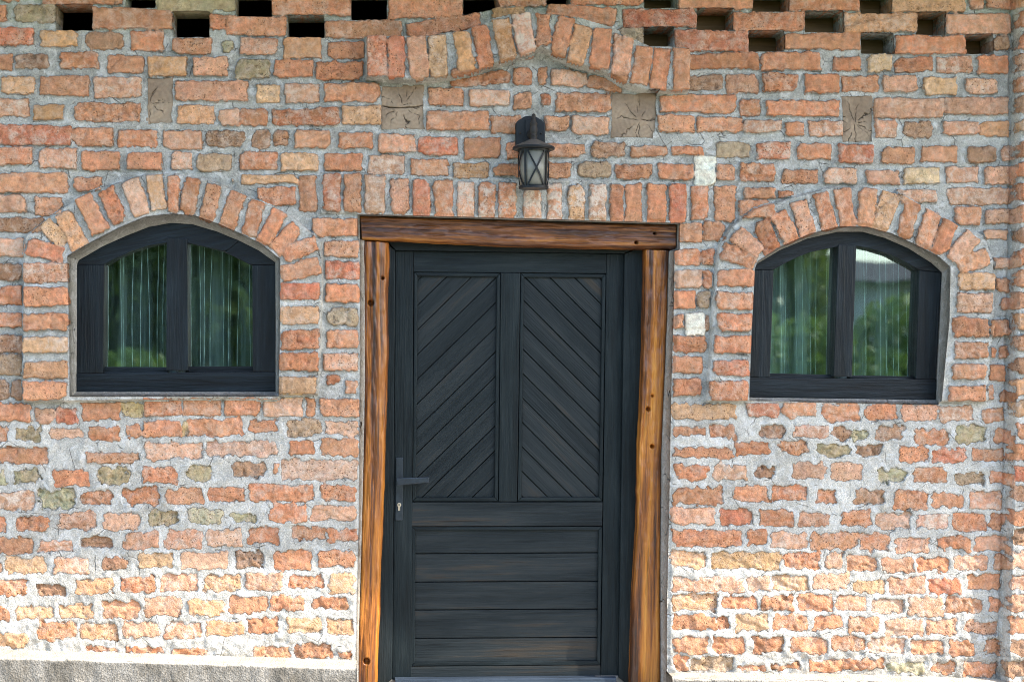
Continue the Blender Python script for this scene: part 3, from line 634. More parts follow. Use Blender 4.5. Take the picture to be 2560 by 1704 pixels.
prism('rail', NP('BM', '486,1462 1784,1452 1785,1530 484,1541'), YL+.001, YL+.04, M_DOOR, door, .002, (1, 0), 'bottom rail')
def moulding(name, outer, inner, parent):
    bm = bmesh.new()
    for i in range(4):
        j = (i+1) % 4
        g_ = (1, 0) if i in (0, 2) else (0, 1)
        add_prism(bm, [outer[i], outer[j], inner[j], inner[i]], YL+.004, YL+.04, .004, g_, 3)
    return to_mesh(name, bm, M_DOORR, parent)
mo = NP('MM', '508,313 1100,318 1084,1881 497,1881'); mi = NP('MM', '532,339 1074,346 1058,1854 520,1854')
moulding('moulding', mo, mi, door)
def boards(name, inner, normal, seams, gap, grain, mat, label):
    bm = bmesh.new(); a, b = normal
    for k in range(len(seams)-1):
        poly = clip(clip(inner, a, b, seams[k+1]-gap), -a, -b, -(seams[k]+gap))
        ar = abs(sum(poly[i][0]*poly[(i+1) % len(poly)][1]-poly[(i+1) % len(poly)][0]*poly[i][1] for i in range(len(poly))))/2 if len(poly) > 2 else 0
        if ar < 8: continue
        add_prism(bm, poly, YL+.017+random.uniform(-.0006, .0006), YL+.036, .0016, grain, 2)
    o = to_mesh(name, bm, mat, door)
    o['label'] = label
    bp = objm('panel_backing', None) if 0 else None
    return o
def grow(poly, e):
    c = np.mean(poly, 0); return [tuple(np.array(p)+(np.array(p)-c)/np.hypot(*(np.array(p)-c))*e) for p in poly]
# left panel: seams rise to the right  (y + .975 x = const)
s0 = [N('MM', 530, 372+168*k) for k in range(-2, 14)]
boards('chevron_panel', grow(mi, 2), (.975, 1), [p[0]*.975+p[1] for p in s0], 1.6, (1, .975), M_DOOR, 'left panel, boards rising to the right')
mo2 = NP('MM', '1238,320 1822,325 1798,1880 1217,1880'); mi2 = NP('MM', '1260,347 1796,351 1775,1852 1243,1854')
moulding('moulding', mo2, mi2, door)
s1 = [N('MM', 1258, 2-6*168.6+168.6*k) for k in range(0, 22)]
boards('chevron_panel', grow(mi2, 2), (-1.0, 1), [-p[0]*1.0+p[1] for p in s1], 1.6, (1, -1.0), M_DOOR, 'right panel, boards falling to the right')
mo3 = NP('BM', '492,504 1797,502 1783,1449 487,1457'); mi3 = NP('BM', '518,530 1771,528 1761,1420 511,1433')
moulding('moulding', mo3, mi3, door)
sy = [N('BM', 515, y)[1]+.0055*N('BM', 515, y)[0] for y in (480, 688, 882, 1073, 1267, 1480)]
boards('board_panel', grow(mi3, 2), (.0055, 1), sy, 1.3, (1, 0), M_DOOR, 'lower panel of five horizontal boards')
prism('backing', NP('MM', '450,260 1880,260 1850,3040 440,3040'), YL+.037, YL+.05, M_BLACK, door, 0)
# handle set
hp = prism('handle_plate', NP('BM', '384,34 390,30 427,30 433,36 430,454 424,461 384,461 379,455'), YL-.009, YL+.002, M_HANDLE, door, .002)
bm = bmesh.new()
add_prism(bm, NP('BM', '389,172 610,164 611,200 392,222'), YL-.062, YL-.046, .003)
c0 = P(*N('BM', 408, 196), YL-.03)
bmesh.ops.create_cone(bm, cap_ends=True, segments=20, radius1=.010, radius2=.010, depth=.042, matrix=Matrix.Translation(Vector(c0)) @ Matrix.Rotation(R(90), 4, 'X'))
to_mesh('lever', bm, M_HANDLE, door)
bm = bmesh.new(); c1 = N('BM', 405, 354); k1 = 1/TS
ky = [(c1[0]+14*k1*math.cos(t), c1[1]+14*k1*math.sin(t)) for t in np.linspace(R(115), R(425), 18)]
ky += [(c1[0]+7*k1, c1[1]+40*k1), (c1[0]-7*k1, c1[1]+40*k1)]
add_prism(bm, ky, YL-.014, YL, .0008); to_mesh('lock_cylinder', bm, M_BRASS, door)
kh = prism('keyhole', NP('BM', '402,348 408,348 408,362 402,362'), YL-.0146, YL-.012, M_BLACK, door, 0)
prism('threshold', NP('BM', '376,1549 1892,1536 1900,1800 372,1800'), .105, .22, wood_material('blue_grey_sill_board', [(.3, (.02, .03, .045)), (.5, (.05, .07, .10)), (.74, (.10, .13, .17))], .5, .6, .5, spec=.2), dfx, .004, (1, 0), 'blue grey threshold board under the door')
# ------------------------------------------------------------------ windows
def glass():
    m, nt, b, out = newmat('window_glass'); g = G(nt)
    nt.nodes.remove(b)
    tr = g.n('ShaderNodeBsdfTransparent'); tr.inputs[0].default_value = (.90, 1, .98, 1); gl = g.n('ShaderNodeBsdfGlossy'); gl.inputs['Roughness'].default_value = .0; gl.inputs[0].default_value = (.93, 1, 1, 1)
    lw = g.n('ShaderNodeLayerWeight'); lw.inputs[0].default_value = .5; fz = g.m('MULTIPLY_ADD', g.m('POWER', lw.outputs['Facing'], 4), .7, .155)
    w_ = g.noise(g.co(), 2.2, 2); bp = g.n('ShaderNodeBump'); bp.inputs['Distance'].default_value = .004; bp.inputs['Strength'].default_value = .25; g.l(w_, bp.inputs['Height']); g.l(bp.outputs[0], gl.inputs['Normal'])
    mx = g.n('ShaderNodeMixShader'); g.l(fz, mx.inputs[0]); g.l(tr.outputs[0], mx.inputs[1]); g.l(gl.outputs[0], mx.inputs[2]); g.l(mx.outputs[0], out.inputs[0]); return m
M_GLASS = glass()
def window(label, tile, S):
    t_ = lambda s: NP(tile, s)
    c = np.mean(t_(S['sill']), 0)
    w_ = tag(empty('arched_window', tuple(P(c[0], c[1]+20, .05))), label, 'window')
    prism('sill', t_(S['sill']), .050, .125, M_WIN, w_, .003, (1, 0))
    for s in S['jambs']: prism('jamb', t_(s), .052, .125, M_WIN, w_, .003, (0, 1))
    for s in S['head']: prism('arched_head', t_(s), .051, .125, M_WIN, w_, .003, (1, .2))
    prism('mullion', t_(S['mull']), .046, .120, M_WIN, w_, .003, (0, 1))
    for s in S['beads']: prism('glazing_bead', t_(s), .085, .120, M_WIN, w_, .002, (1, 0))
    for s in S['panes']:
        po = prism('pane', t_(s), .104, .1045, M_GLASS, w_, 0)
    return w_
# heads are built from a traced outer and inner arc
def band(outer, inner):
    return outer+' '+' '.join(reversed(inner.split()))
wl = window('arched black window at the left, dark leafy reflections and hanging white threads', 'ML', dict(
    sill='524,1006 1886,994 1887,1131 524,1131', jambs=['527,262 716,262 706,1004 527,1004', '1728,264 1886,266 1886,992 1730,992'],
    head=[band('528,260 540,230 700,138 860,66 1020,3 1170,-24 1320,-14 1480,33 1640,98', '712,260 780,222 900,168 1020,128 1145,104 1290,112 1420,140 1530,170 1560,160'),
          band('1642,99 1770,163 1886,246 1886,264', '1562,161 1540,175 1640,222 1716,262')],
    mull='1141,76 1283,84 1288,984 1138,984', beads=['690,960 1150,962 1150,1008 680,1008', '1270,958 1735,956 1735,1000 1270,1000'],
    panes=['700,270 760,225 880,165 1000,120 1150,95 1150,975 700,975', '1280,95 1420,125 1560,170 1735,280 1735,972 1280,972']))
wr = window('arched black window at the right, pale curtain and bright green garden reflected in the panes', 'MR', dict(
    sill='472,1034 1756,1046 1752,1186 469,1168', jambs=['508,298 642,298 616,1032 472,1030', '1640,300 1793,316 1752,1046 1614,1044'],
    head=[band('508,296 518,260 680,163 870,83 1080,36 1250,36 1400,78 1560,148 1720,248 1793,315', '640,296 700,262 790,215 900,172 1060,135 1215,132 1330,150 1450,192 1560,250 1640,298')],
    mull='1084,124 1209,130 1178,1030 1052,1026', beads=['600,1003 1060,1016 1060,1042 600,1036', '1160,1018 1620,1026 1620,1048 1160,1040'],
    panes=['622,300 700,250 880,165 1100,128 1065,1022 600,1012', '1190,125 1340,150 1480,200 1660,320 1625,1035 1160,1025']))
# ------------------------------------------------------------------ curtains behind the panes
def cloth(name, op, col):
    m, nt, b, out = newmat(name); g = G(nt); nt.nodes.remove(b)
    tr = g.n('ShaderNodeBsdfTransparent'); df = g.n('ShaderNodeBsdfDiffuse'); df.inputs[0].default_value = col+(1,); tl = g.n('ShaderNodeBsdfTranslucent'); tl.inputs[0].default_value = col+(1,)
    a = g.n('ShaderNodeMixShader'); a.inputs[0].default_value = .35; g.l(df.outputs[0], a.inputs[1]); g.l(tl.outputs[0], a.inputs[2])
    mx = g.n('ShaderNodeMixShader'); g.put(op if op == 1 else g.mr(g.noise(g.mapv(g.co(), (22, 1, .8)), 1., 3, .6), .38, .66, op*.35, op*2.2), mx.inputs[0]); g.l(tr.outputs[0], mx.inputs[1]); g.l(a.outputs[0], mx.inputs[2]); g.l(mx.outputs[0], out.inputs[0]); return m
M_VOILE = cloth('sheer_white_voile', .20, (.75, .82, .82)); M_THICK = cloth('white_gathered_net', .38, (.80, .86, .84)); M_THREAD = cloth('white_thread', 1., (.85, .92, .90))
def sheet(name, x0, x1, z0, z1, y, amp, wl_, mat, parent, taper=0., seed=0):
    nu, nv = 160, 24; bm = bmesh.new(); g_ = []
    for j in range(nv+1):
        row = []
        for i in range(nu+1):
            u = i/nu; v = j/nv; xx = x0+(x1-x0)*u; xx += taper*(1-v)*u
            yy = y+amp*math.sin(xx/wl_*6.28+seed+.6*math.sin(xx*23+seed))*(.6+.4*v)+.3*amp*math.sin(xx/wl_*13+v*2)
            row.append(bm.verts.new((xx, yy, z0+(z1-z0)*v)))
        g_.append(row)
    for j in range(nv):
        for i in range(nu): bm.faces.new((g_[j][i], g_[j][i+1], g_[j+1][i+1], g_[j+1][i]))
    return to_mesh(name, bm, mat, parent, True)
def threads(name, xs, z0, z1, y, parent, seed):
    rs = np.random.RandomState(seed); bm = bmesh.new(); r = .0013
    for x in xs:
        x += rs.uniform(-.012, .012); pts = []; r = rs.uniform(.0004, .0009)
        lean = rs.uniform(-.010, .010); ph = rs.uniform(0, 6)
        for k in range(25):
            v = k/24; pts.append((x+lean*v+.0016*math.sin(v*7+ph), y+.004*math.sin(v*5+ph), z1+(z0-z1)*v))
        prev = None
        for k, p in enumerate(pts):
            rr = r*(2.1 if k % 4 == (int(ph) % 4) else 1)
            ring = [bm.verts.new((p[0]+rr*math.cos(a), p[1]+rr*math.sin(a), p[2])) for a in (0, 1.57, 3.14, 4.71)]
            if prev:
                for q in range(4): bm.faces.new((prev[q], prev[(q+1) % 4], ring[(q+1) % 4], ring[q]))
            prev = ring
    return to_mesh(name, bm, M_THREAD, parent)
def box_px(tile, x0, y0, x1, y1, y):
    a = P(*N(tile, x0, y0), y); b = P(*N(tile, x1, y1), y); return a[0], b[0], b[2], a[2]
x0, x1, z0, z1 = box_px('ML', 640, 60, 1790, 1060, .19)
cl = tag(empty('curtain', (x0, .19, z0)), 'sheer thread curtain hanging behind the left arched window', 'curtain')
sheet('voile', x0, x1, z0, z1, .215, .018, .11, M_VOILE, cl, 0, 1)
threads('hanging_threads', np.linspace(x0+.03, x1-.02, 23), z0, z1, .130, cl, 3)
x0, x1, z0, z1 = box_px('MR', 560, 60, 1700, 1100, .19)
cr_ = tag(empty('curtain', (x0, .19, z0)), 'gathered white net and thread curtain behind the right arched window', 'curtain')
sheet('net', x0, x0+.19, z0, z1, .235, .022, .065, M_THICK, cr_, .05, 2)
sheet('voile', x0, x1, z0, z1, .205, .012, .13, M_VOILE, cr_, 0, 4)
threads('hanging_threads', np.linspace(x0+.03, x1-.02, 22), z0, z1, .130, cr_, 5)

# ------------------------------------------------------------------ beam ends set in the wall
def endgrain(name):
    m, nt, b, _ = newmat(name); g = G(nt); uv = g.n('ShaderNodeUVMap').outputs[0]
    n = g.noise(uv, 9, 4, .6); vv = g.n('ShaderNodeVectorMath', operation='LENGTH'); g.l(uv, vv.inputs[0])
    rr = g.m('ADD', g.m('MULTIPLY', vv.outputs['Value'], 330), g.m('MULTIPLY', n, 14)); ring = g.m('SINE', rr)
    sp = g.n('ShaderNodeSeparateXYZ'); g.l(uv, sp.inputs[0]); ang = g.m('ARCTAN2', sp.outputs[1], sp.outputs[0])
    cmb = g.n('ShaderNodeCombineXYZ'); g.l(g.m('MULTIPLY', ang, 9), cmb.inputs[0]); g.l(g.m('MULTIPLY', vv.outputs['Value'], 9), cmb.inputs[1])
    rad = g.noise(cmb.outputs[0], 4, 4, .6)
    c = g.mix(g.mr(ring, -1, 1, 0, .6), (.42, .32, .23), (.30, .22, .155)); c = g.mix(g.mr(rad, .35, .65, 0, .6), c, (.48, .38, .28))
    c = g.mix(g.mr(g.noise(uv, 14, 6, .65), .4, .68, 0, .45), c, (.24, .18, .13)); cr = g.attr('crack').outputs['Fac']; c = g.mix(g.mr(g.noise(uv, 5, 5, .6), .45, .62, 0, .5), c, (.19, .13, .09)); c = g.mix(g.m('MULTIPLY', cr, .8), c, (.05, .035, .025))
    g.l(c, b.inputs['Base Color']); b.inputs['Roughness'].default_value = .85; b.inputs['Specular IOR Level'].default_value = .2
    g.bump(g.m('ADD', g.m('MULTIPLY', ring, .12), rad), .6, .002, b); return m
M_END = endgrain('weathered_end_grain')
def beam_end(rc, pith, seed, arc=0.):
    rs = np.random.RandomState(seed)
    x0, y0 = rc[1]; x1, y1 = rc[3]; ins = -6; x0 += ins; x1 -= ins; y0 += ins; y1 -= ins
    n = 84; u = np.linspace(0, 1, n); X, Y = np.meshgrid(x0+(x1-x0)*u, y0+(y1-y0)*u)
    px, py = x0+(x1-x0)*pith[0], y0+(y1-y0)*pith[1]
    X2 = X+(vnoise(X, Y, 20, seed)*2.6); Y2 = Y+(vnoise(Y, X, 20, seed+1)*2.6)
    dx, dy = X2-px, Y2-py; rr = np.hypot(dx, dy); an = np.arctan2(dy, dx)+vnoise(X, Y, 13, seed+2)*.34+vnoise(X, Y, 5, seed+4)*.12
    h = fbm(X, Y, 25, 4, seed+3)*.007; ck = np.zeros_like(h)
    for k in range(11):
        a = -3.14+6.28*(k+rs.uniform(-.45, .45))/11; r0 = rs.uniform(2, 26); r1 = r0+rs.uniform(14, 60); w0 = rs.uniform(.1, .6)
        d = np.abs((an-a+np.pi) % (2*np.pi)-np.pi)*rr
        m = sstep(w0+.6, w0*.2, d)*sstep(r0-3, r0+3, rr)*sstep(r1+6, r1-8, rr); h = h-.008*m; ck = np.maximum(ck, m)
    if arc:
        d = np.abs(Y2-py-arc*6-6*np.cos((X-px)/38)); m = sstep(2.0, .5, d)*sstep(60, 40, np.abs(X-px)); h = h-.012*m; ck = np.maximum(ck, m)
    e = np.maximum(np.abs(X-(x0+x1)/2)/((x1-x0)/2), np.abs(Y-(y0+y1)/2)/((y1-y0)/2)); h = h-.008*np.clip((e-.88)/.12, 0, 1)**2
    W = P(X, Y, .006); W[..., 1] = .009-h
    id_ = np.arange(n*n).reshape(n, n); verts = W.reshape(-1, 3)
    F_ = np.stack([id_[:-1, :-1], id_[1:, :-1], id_[1:, 1:], id_[:-1, 1:]], -1).reshape(-1, 4)
    loop = np.concatenate([id_[0, :], id_[1:, -1], id_[-1, -2::-1], id_[-2:0:-1, 0]]); bk = verts[loop].copy(); bk[:, 1] = .055; nb = n*n+np.arange(len(loop))
    F_ = np.concatenate([F_, np.stack([loop, nb, np.roll(nb, -1), np.roll(loop, -1)], -1)])
    verts = np.concatenate([verts, bk])
    me = quad_mesh('beam_end', verts, F_, {'crack': ('FLOAT', np.concatenate([ck.reshape(-1), np.zeros(len(loop))]))}, M_END)
    uvl = me.uv_layers.new(name='UVMap'); li = np.empty(len(me.loops), np.int32); me.loops.foreach_get('vertex_index', li)
    uu = np.concatenate([((X-px)*.0016).reshape(-1), ((X-px)*.0016).reshape(-1)[loop]]); vv = np.concatenate([((Y-py)*.0016).reshape(-1), ((Y-py)*.0016).reshape(-1)[loop]])
    uvl.data.foreach_set('uv', np.stack([uu[li], vv[li]], -1).astype(np.float32).ravel())
    return me
for rc, pi_, sd_, arc, lb in ((BEAM[0], (.15, .55), 11, 0, 'narrow pale beam end, leftmost'), (BEAM[1], (.48, .44), 12, .2, 'square beam end split by a crack across its heart'),
                              (BEAM[2], (.62, .60), 13, 0, 'square darker beam end right of the lamp'), (BEAM[3], (.42, .60), 14, 0, 'narrow cracked beam end, rightmost')):
    o = objm('beam_end', beam_end(rc, pi_, sd_, arc), house); o['label'] = lb

# ------------------------------------------------------------------ concrete plinths under the wall
def plinth(name, label, back, front, x_extra, dfront, zbot=-.62):
    tag_ = None
    nb_ = 420; xs = np.linspace(back[0][0], back[-1][0], nb_)
    by = np.interp(xs, [p[0] for p in back], [p[1] for p in back]); fy_ = np.interp(xs, [p[0] for p in front], [p[1] for p in front])
    B = P(xs, by, .03); Bt = P(xs, by, -.002); Fp = P(xs, fy_, -dfront); Fp[:, 0] = Bt[:, 0]
    rows = [np.stack([B[:, 0], np.full(nb_, .05), Bt[:, 2]], 1), Bt]
    for t in np.linspace(.1, .9, 9): 
        r = Bt*(1-t)+Fp*t; rows.append(r)
    for a in np.linspace(0, 90, 6):
        r = Fp.copy(); r[:, 1] += .012-.012*math.sin(R(a)); r[:, 2] -= .012-.012*math.cos(R(a)); rows.append(r)
    for t in np.linspace(.03, 1, 44)**1.3:
        r = Fp.copy(); r[:, 2] = (Fp[:, 2]-.012)*(1-t)+zbot*t; r[:, 1] -= .0; rows.append(r)
    W = np.stack(rows); n1, n2 = W.shape[:2]
    U = np.arange(n2)[None, :]*7.3+np.zeros((n1, 1)); Vv = np.cumsum(np.r_[0, np.linalg.norm(np.diff(W.mean(1), axis=0), axis=1)])[:, None]*620+np.zeros((1, n2))
    d = fbm(U, Vv, 60, 4, 2)*.007+fbm(U, Vv, 10, 3, 4)*.004
    fade = np.ones((n1, 1)); fade[:2] = 0; fade[2:11] = .8
    k = 11
    W[k:, :, 1] -= (d*fade)[k:]; W[2:k+3, :, 2] += (d*fade)[2:k+3]
    id_ = np.arange(n1*n2).reshape(n1, n2)
    F_ = np.stack([id_[:-1, :-1], id_[1:, :-1], id_[1:, 1:], id_[:-1, 1:]], -1).reshape(-1, 4)
    verts = W.reshape(-1, 3)
    # end caps as fans of quads toward the wall
    fs = [F_]
    for col, flip in ((0, 1), (n2-1, 0)):
        loop = id_[:, col]; bk = verts[loop].copy(); bk[:, 1] = .05; n0 = len(verts); verts = np.concatenate([verts, bk]); nb = n0+np.arange(len(loop))
        q = np.stack([loop[:-1], loop[1:], nb[1:], nb[:-1]], -1); fs.append(q if flip else q[:, ::-1])
    me = quad_mesh(name, verts, np.concatenate(fs), {}, M_CONC)
    return tag(objm(name, me), label, 'plinth')
plinth('concrete_plinth', 'grey concrete plinth with paler top, left of the door', [(-1000, 1612), N('BL', 0, 1342), N('BL', 1200, 1375), N('BL', 2356, 1412), (893, 1650)],
       [(-1000, 1634), N('BL', 0, 1396), N('BL', 1200, 1432), N('BL', 2356, 1470), (893, 1669)], 0, .15)
plinth('concrete_plinth', 'grey concrete plinth with sunlit top, right of the door', [(1667, 1682), N('BR', 0, 1500), N('BR', 1200, 1512), N('BR', 2200, 1545), (3600, 1715)],
       [(1667, 1694), N('BR', 0, 1546), N('BR', 1200, 1562), N('BR', 2200, 1600), (3600, 1738)], 0, .12)

# ------------------------------------------------------------------ wall lantern
LC = Vector(P(1334, 420, -.10)); KP = 5.9/F*1.004
lan = tag(empty('wall_lantern', tuple(P(1334, 350, -.02))), 'black round wall lantern with crossed bars and frosted glass above the door', 'lantern')
def zy(py): return float(P(1334, py, -.10)[2])
Z4 = lambda s: [(1240+float(a.split(',')[0])/6.535, 260+float(a.split(',')[1])/6.535) for a in s.split()]
prism('back_plate', Z4('322,735 324,312 352,298 400,262 428,228 470,204 540,192 600,194 660,208 705,238 735,276 778,298 803,314 804,735'), -.030, -.004, M_BLACK, lan, .0035)
prism('back_plate_rib', Z4('478,735 476,262 600,225 650,262 652,735'), -.036, -.029, M_BLACK, lan, .003)
def lathe(bm, prof, cx, cy, seg=40, cap=True):
    rings = []
    for z, r in prof:
        rings.append([bm.verts.new((cx+r*math.cos(6.28318*k/seg), cy+r*math.sin(6.28318*k/seg), z)) for k in range(seg)])
    for a, b in zip(rings, rings[1:]):
        for k in range(seg): bm.faces.new((a[k], a[(k+1) % seg], b[(k+1) % seg], b[k]))
    if cap: bm.faces.new(rings[0]); bm.faces.new(rings[-1][::-1])
    bmesh.ops.recalc_face_normals(bm, faces=bm.faces)
bm = bmesh.new(); pr = [(284, .6), (285.5, 3.4), (288, 5), (291, 5.5), (294, 4.6), (296, 3.5), (297.5, 6.3), (301, 6), (304, 6.5), (309, 9.6), (311, 9.8), (313, 8), (317, 8), (321, 9.4), (328, 9.8), (333, 8.6), (336, 6.5), (338.5, 9.6), (341, 9.8), (343, 8), (346, 8.8), (350, 10)]
lathe(bm, [(zy(y), r*KP) for y, r in pr], LC.x, LC.y, 28)
o = to_mesh('stem', bm, M_ANTIQ, lan, True)
bm = bmesh.new()
for i, (yy, r) in enumerate([(-.036, .016), (-.050, .013), (-.062, .010), (-.078, .011), (-.100, .012)]): pass
prf = [(-.034, .020), (-.040, .020), (-.044, .012), (-.056, .010), (-.062, .014), (-.070, .010), (-.098, .010)]
rings = []
for yy, r in prf: rings.append([bm.verts.new((LC.x+r*math.cos(k/20*6.283), yy, zy(330)+r*math.sin(k/20*6.283))) for k in range(20)])
for a, b in zip(rings, rings[1:]):
    for k in range(20): bm.faces.new((a[k], a[(k+1) % 20], b[(k+1) % 20], b[k]))
to_mesh('arm', bm, M_ANTIQ, lan, True)
for sx in (392, 742):
    bm = bmesh.new(); q = Vector(P(1240+sx/6.535, 260+482/6.535, -.032)); bmesh.ops.create_uvsphere(bm, u_segments=14, v_segments=8, radius=.0042, matrix=Matrix.Translation(q)); to_mesh('screw', bm, M_ANTIQ, lan, True)
bm = bmesh.new(); zc = zy(373)
lathe(bm, [(zy(347.5), .012), (zy(349), .016), (zc+.012, .076), (zc+.009, .0805), (zc+.007, .083), (zc, .083), (zc-.002, .080), (zc-.001, .055)], LC.x, LC.y, 64)
o = to_mesh('cap', bm, M_CAPM, lan, True)
bm = bmesh.new(); lathe(bm, [(zc+.0075, .0836), (zc+.005, .0848), (zc-.0015, .0840), (zc-.003, .0800)], LC.x, LC.y, 64, False); to_mesh('cap_rim', bm, M_BLACK, lan, True)
z_t = zc-.001; z_b = zy(472)
def rad(z): return .0585+(z-z_b)/(z_t-z_b)*.005
bm = bmesh.new(); lathe(bm, [(z_b, .045), (z_b, rad(z_b)+.0015), (z_b+.009, rad(z_b)+.0012), (z_b+.012, rad(z_b)-.003)], LC.x, LC.y, 56); to_mesh('bottom_ring', bm, M_BLACK, lan, False)
bm = bmesh.new(); lathe(bm, [(z_t-.009, rad(z_t)-.002), (z_t-.009, rad(z_t)+.001), (z_t, rad(z_t)+.001)], LC.x, LC.y, 56, False); to_mesh('top_ring', bm, M_BLACK, lan, False)
def strap(bm, th0, z0, th1, z1, w_):
    n = 14; prev = None
    p = np.array([(th0*.062, z0), (th1*.062, z1)]); d = p[1]-p[0]; d = d/np.hypot(*d); nn = np.array([-d[1], d[0]])*w_/2
    for k in range(n+1):
        t = k/n; c = p[0]*(1-t)+p[1]*t; q = []
        for s_ in (-1, 1):
            for dr in (.0012, -.0018):
                e = c+nn*s_; zz = min(max(e[1], z_b+.006), z_t); r = rad(zz)+dr; th = e[0]/.062; q.append(bm.verts.new((LC.x+r*math.sin(th), LC.y-r*math.cos(th), zz)))
        if prev:
            for a, b in ((0, 2), (2, 3), (3, 1), (1, 0)): bm.faces.new((prev[a], prev[b], q[b], q[a]))
        prev = q
bars = [R(-39), R(50), R(140), R(230)]
for i in range(4):
    bm = bmesh.new(); strap(bm, bars[i], z_b+.005, bars[i], z_t-.004, .0078); bmesh.ops.recalc_face_normals(bm, faces=bm.faces); to_mesh('upright_bar', bm, M_BLACK, lan)
for i in range(4):
    a = bars[i]+.14; b = (bars[(i+1) % 4] if i < 3 else bars[0]+2*math.pi)-.16
    bm = bmesh.new(); strap(bm, a, z_b+.006, b, z_t-.006, .0068); strap(bm, a, z_t-.006, b, z_b+.006, .0068); bmesh.ops.recalc_face_normals(bm, faces=bm.faces); to_mesh('cross_bar', bm, M_BLACK, lan)
m_, nt_, b_, _ = newmat('frosted_glass'); b_.inputs['Base Color'].default_value = (.30, .30, .26, 1); b_.inputs['Roughness'].default_value = .3; b_.inputs['Transmission Weight'].default_value = .25
bm = bmesh.new(); lathe(bm, [(z_b+.004, .053), (z_t-.003, .057)], LC.x, LC.y, 48, True); to_mesh('glass_cylinder', bm, m_, lan, True)

# ------------------------------------------------------------------ inside of the house, roof, attic
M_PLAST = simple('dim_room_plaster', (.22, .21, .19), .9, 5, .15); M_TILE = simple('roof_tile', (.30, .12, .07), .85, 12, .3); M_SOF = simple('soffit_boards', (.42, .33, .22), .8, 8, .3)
def boxes(name, lst, mat, parent=None):
    bm = bmesh.new()
    for x0, y0, z0, x1, y1, z1 in lst:
        v = [bm.verts.new(p) for p in ((x0, y0, z0), (x1, y0, z0), (x1, y1, z0), (x0, y1, z0), (x0, y0, z1), (x1, y0, z1), (x1, y1, z1), (x0, y1, z1))]
        for f in ((0, 3, 2, 1), (4, 5, 6, 7), (0, 1, 5, 4), (1, 2, 6, 5), (2, 3, 7, 6), (3, 0, 4, 7)): bm.faces.new([v[i] for i in f])
    return to_mesh(name, bm, mat, parent)
xa, xb = float(P(-1000, 900)[0]), float(P(3600, 900)[0]); zt = float(P(1280, -600)[2])
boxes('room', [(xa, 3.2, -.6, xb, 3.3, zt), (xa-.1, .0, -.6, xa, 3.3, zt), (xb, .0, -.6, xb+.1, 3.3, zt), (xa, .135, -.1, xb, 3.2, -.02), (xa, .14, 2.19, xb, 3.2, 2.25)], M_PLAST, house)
tx = float(P(1600, 0)[0])
bm = bmesh.new(); add_prism(bm, [(tx, 0, 2.27), (xb-.3, 0, 2.27), (xb-.3, 0, 3.1), (tx, 0, 3.1)], .155, .18, 0, (1, 0), world=True); to_mesh('attic_board', bm, M_BOARD, house)
EAVE = 1.31; ZE = 3.36
boxes('roof', [(xa-.6, -EAVE, ZE, xb+5, .0, ZE+.03), (xa-.6, -EAVE-.02, ZE-.04, xb+5, -EAVE, ZE+.12), (xa-.6, .0, zt-.02, xb+5, 3.3, zt+.06)], M_SOF, house)
bm = bmesh.new()
for k in range(9):
    y0 = -EAVE-.05+k*.5; z0 = ZE+.06+k*.28
    v = [bm.verts.new(p) for p in ((xa-.7, y0, z0+.04), (xb+5.1, y0, z0+.04), (xb+5.1, y0+.55, z0+.30), (xa-.7, y0+.55, z0+.30), (xa-.7, y0, z0), (xb+5.1, y0, z0))]
    bm.faces.new(v[:4]); bm.faces.new((v[4], v[5], v[1], v[0]))
to_mesh('roof_tiles', bm, M_TILE, house)

# ------------------------------------------------------------------ ground and the garden that the panes mirror
def ground_mat():
    m, nt, b, _ = newmat('pale_paving'); g = G(nt); co = g.co(); n = g.noise(co, 1.2, 6, .6); n2 = g.noise(co, 60, 4, .6)
    c = g.mix(g.mr(n, .35, .65), (.36, .33, .28), (.46, .43, .37)); c = g.mix(g.mr(n2, .4, .7, 0, .4), c, (.22, .2, .17)); g.l(c, b.inputs['Base Color']); b.inputs['Roughness'].default_value = .9
    g.bump(n2, .6, .004, b); return m
def grass_mat():
    m, nt, b, _ = newmat('lawn'); g = G(nt); co = g.co(); n = g.noise(co, 2.5, 6, .65); n2 = g.noise(co, 90, 3, .6)
    c = g.mix(g.mr(n, .35, .65), (.05, .10, .02), (.10, .17, .04)); c = g.mix(g.mr(n2, .4, .65, 0, .6), c, (.03, .06, .012)); g.l(c, b.inputs['Base Color']); b.inputs['Roughness'].default_value = .8
    g.bump(n2, 1, .02, b); return m
def plane(name, x0, y0, x1, y1, z, mat, kind):
    bm = bmesh.new(); bm.faces.new([bm.verts.new(p) for p in ((x0, y0, z), (x1, y0, z), (x1, y1, z), (x0, y1, z))]); return tag(to_mesh(name, bm, mat), kind=kind)
ZG = -.60
plane('ground', -150, -150, 150, 60, ZG, grass_mat(), 'structure')
plane('paving', -9, -5.2, 11, .06, ZG+.004, ground_mat(), 'structure')
st = boxes('door_step', [(float(P(893, 1700)[0])+.004, -.16, ZG, float(P(1667, 1700)[0])-.004, .30, float(P(1260, 1775, -.16)[2]))], M_CONC); tag(st, 'low concrete door step between the two plinths', 'door step')
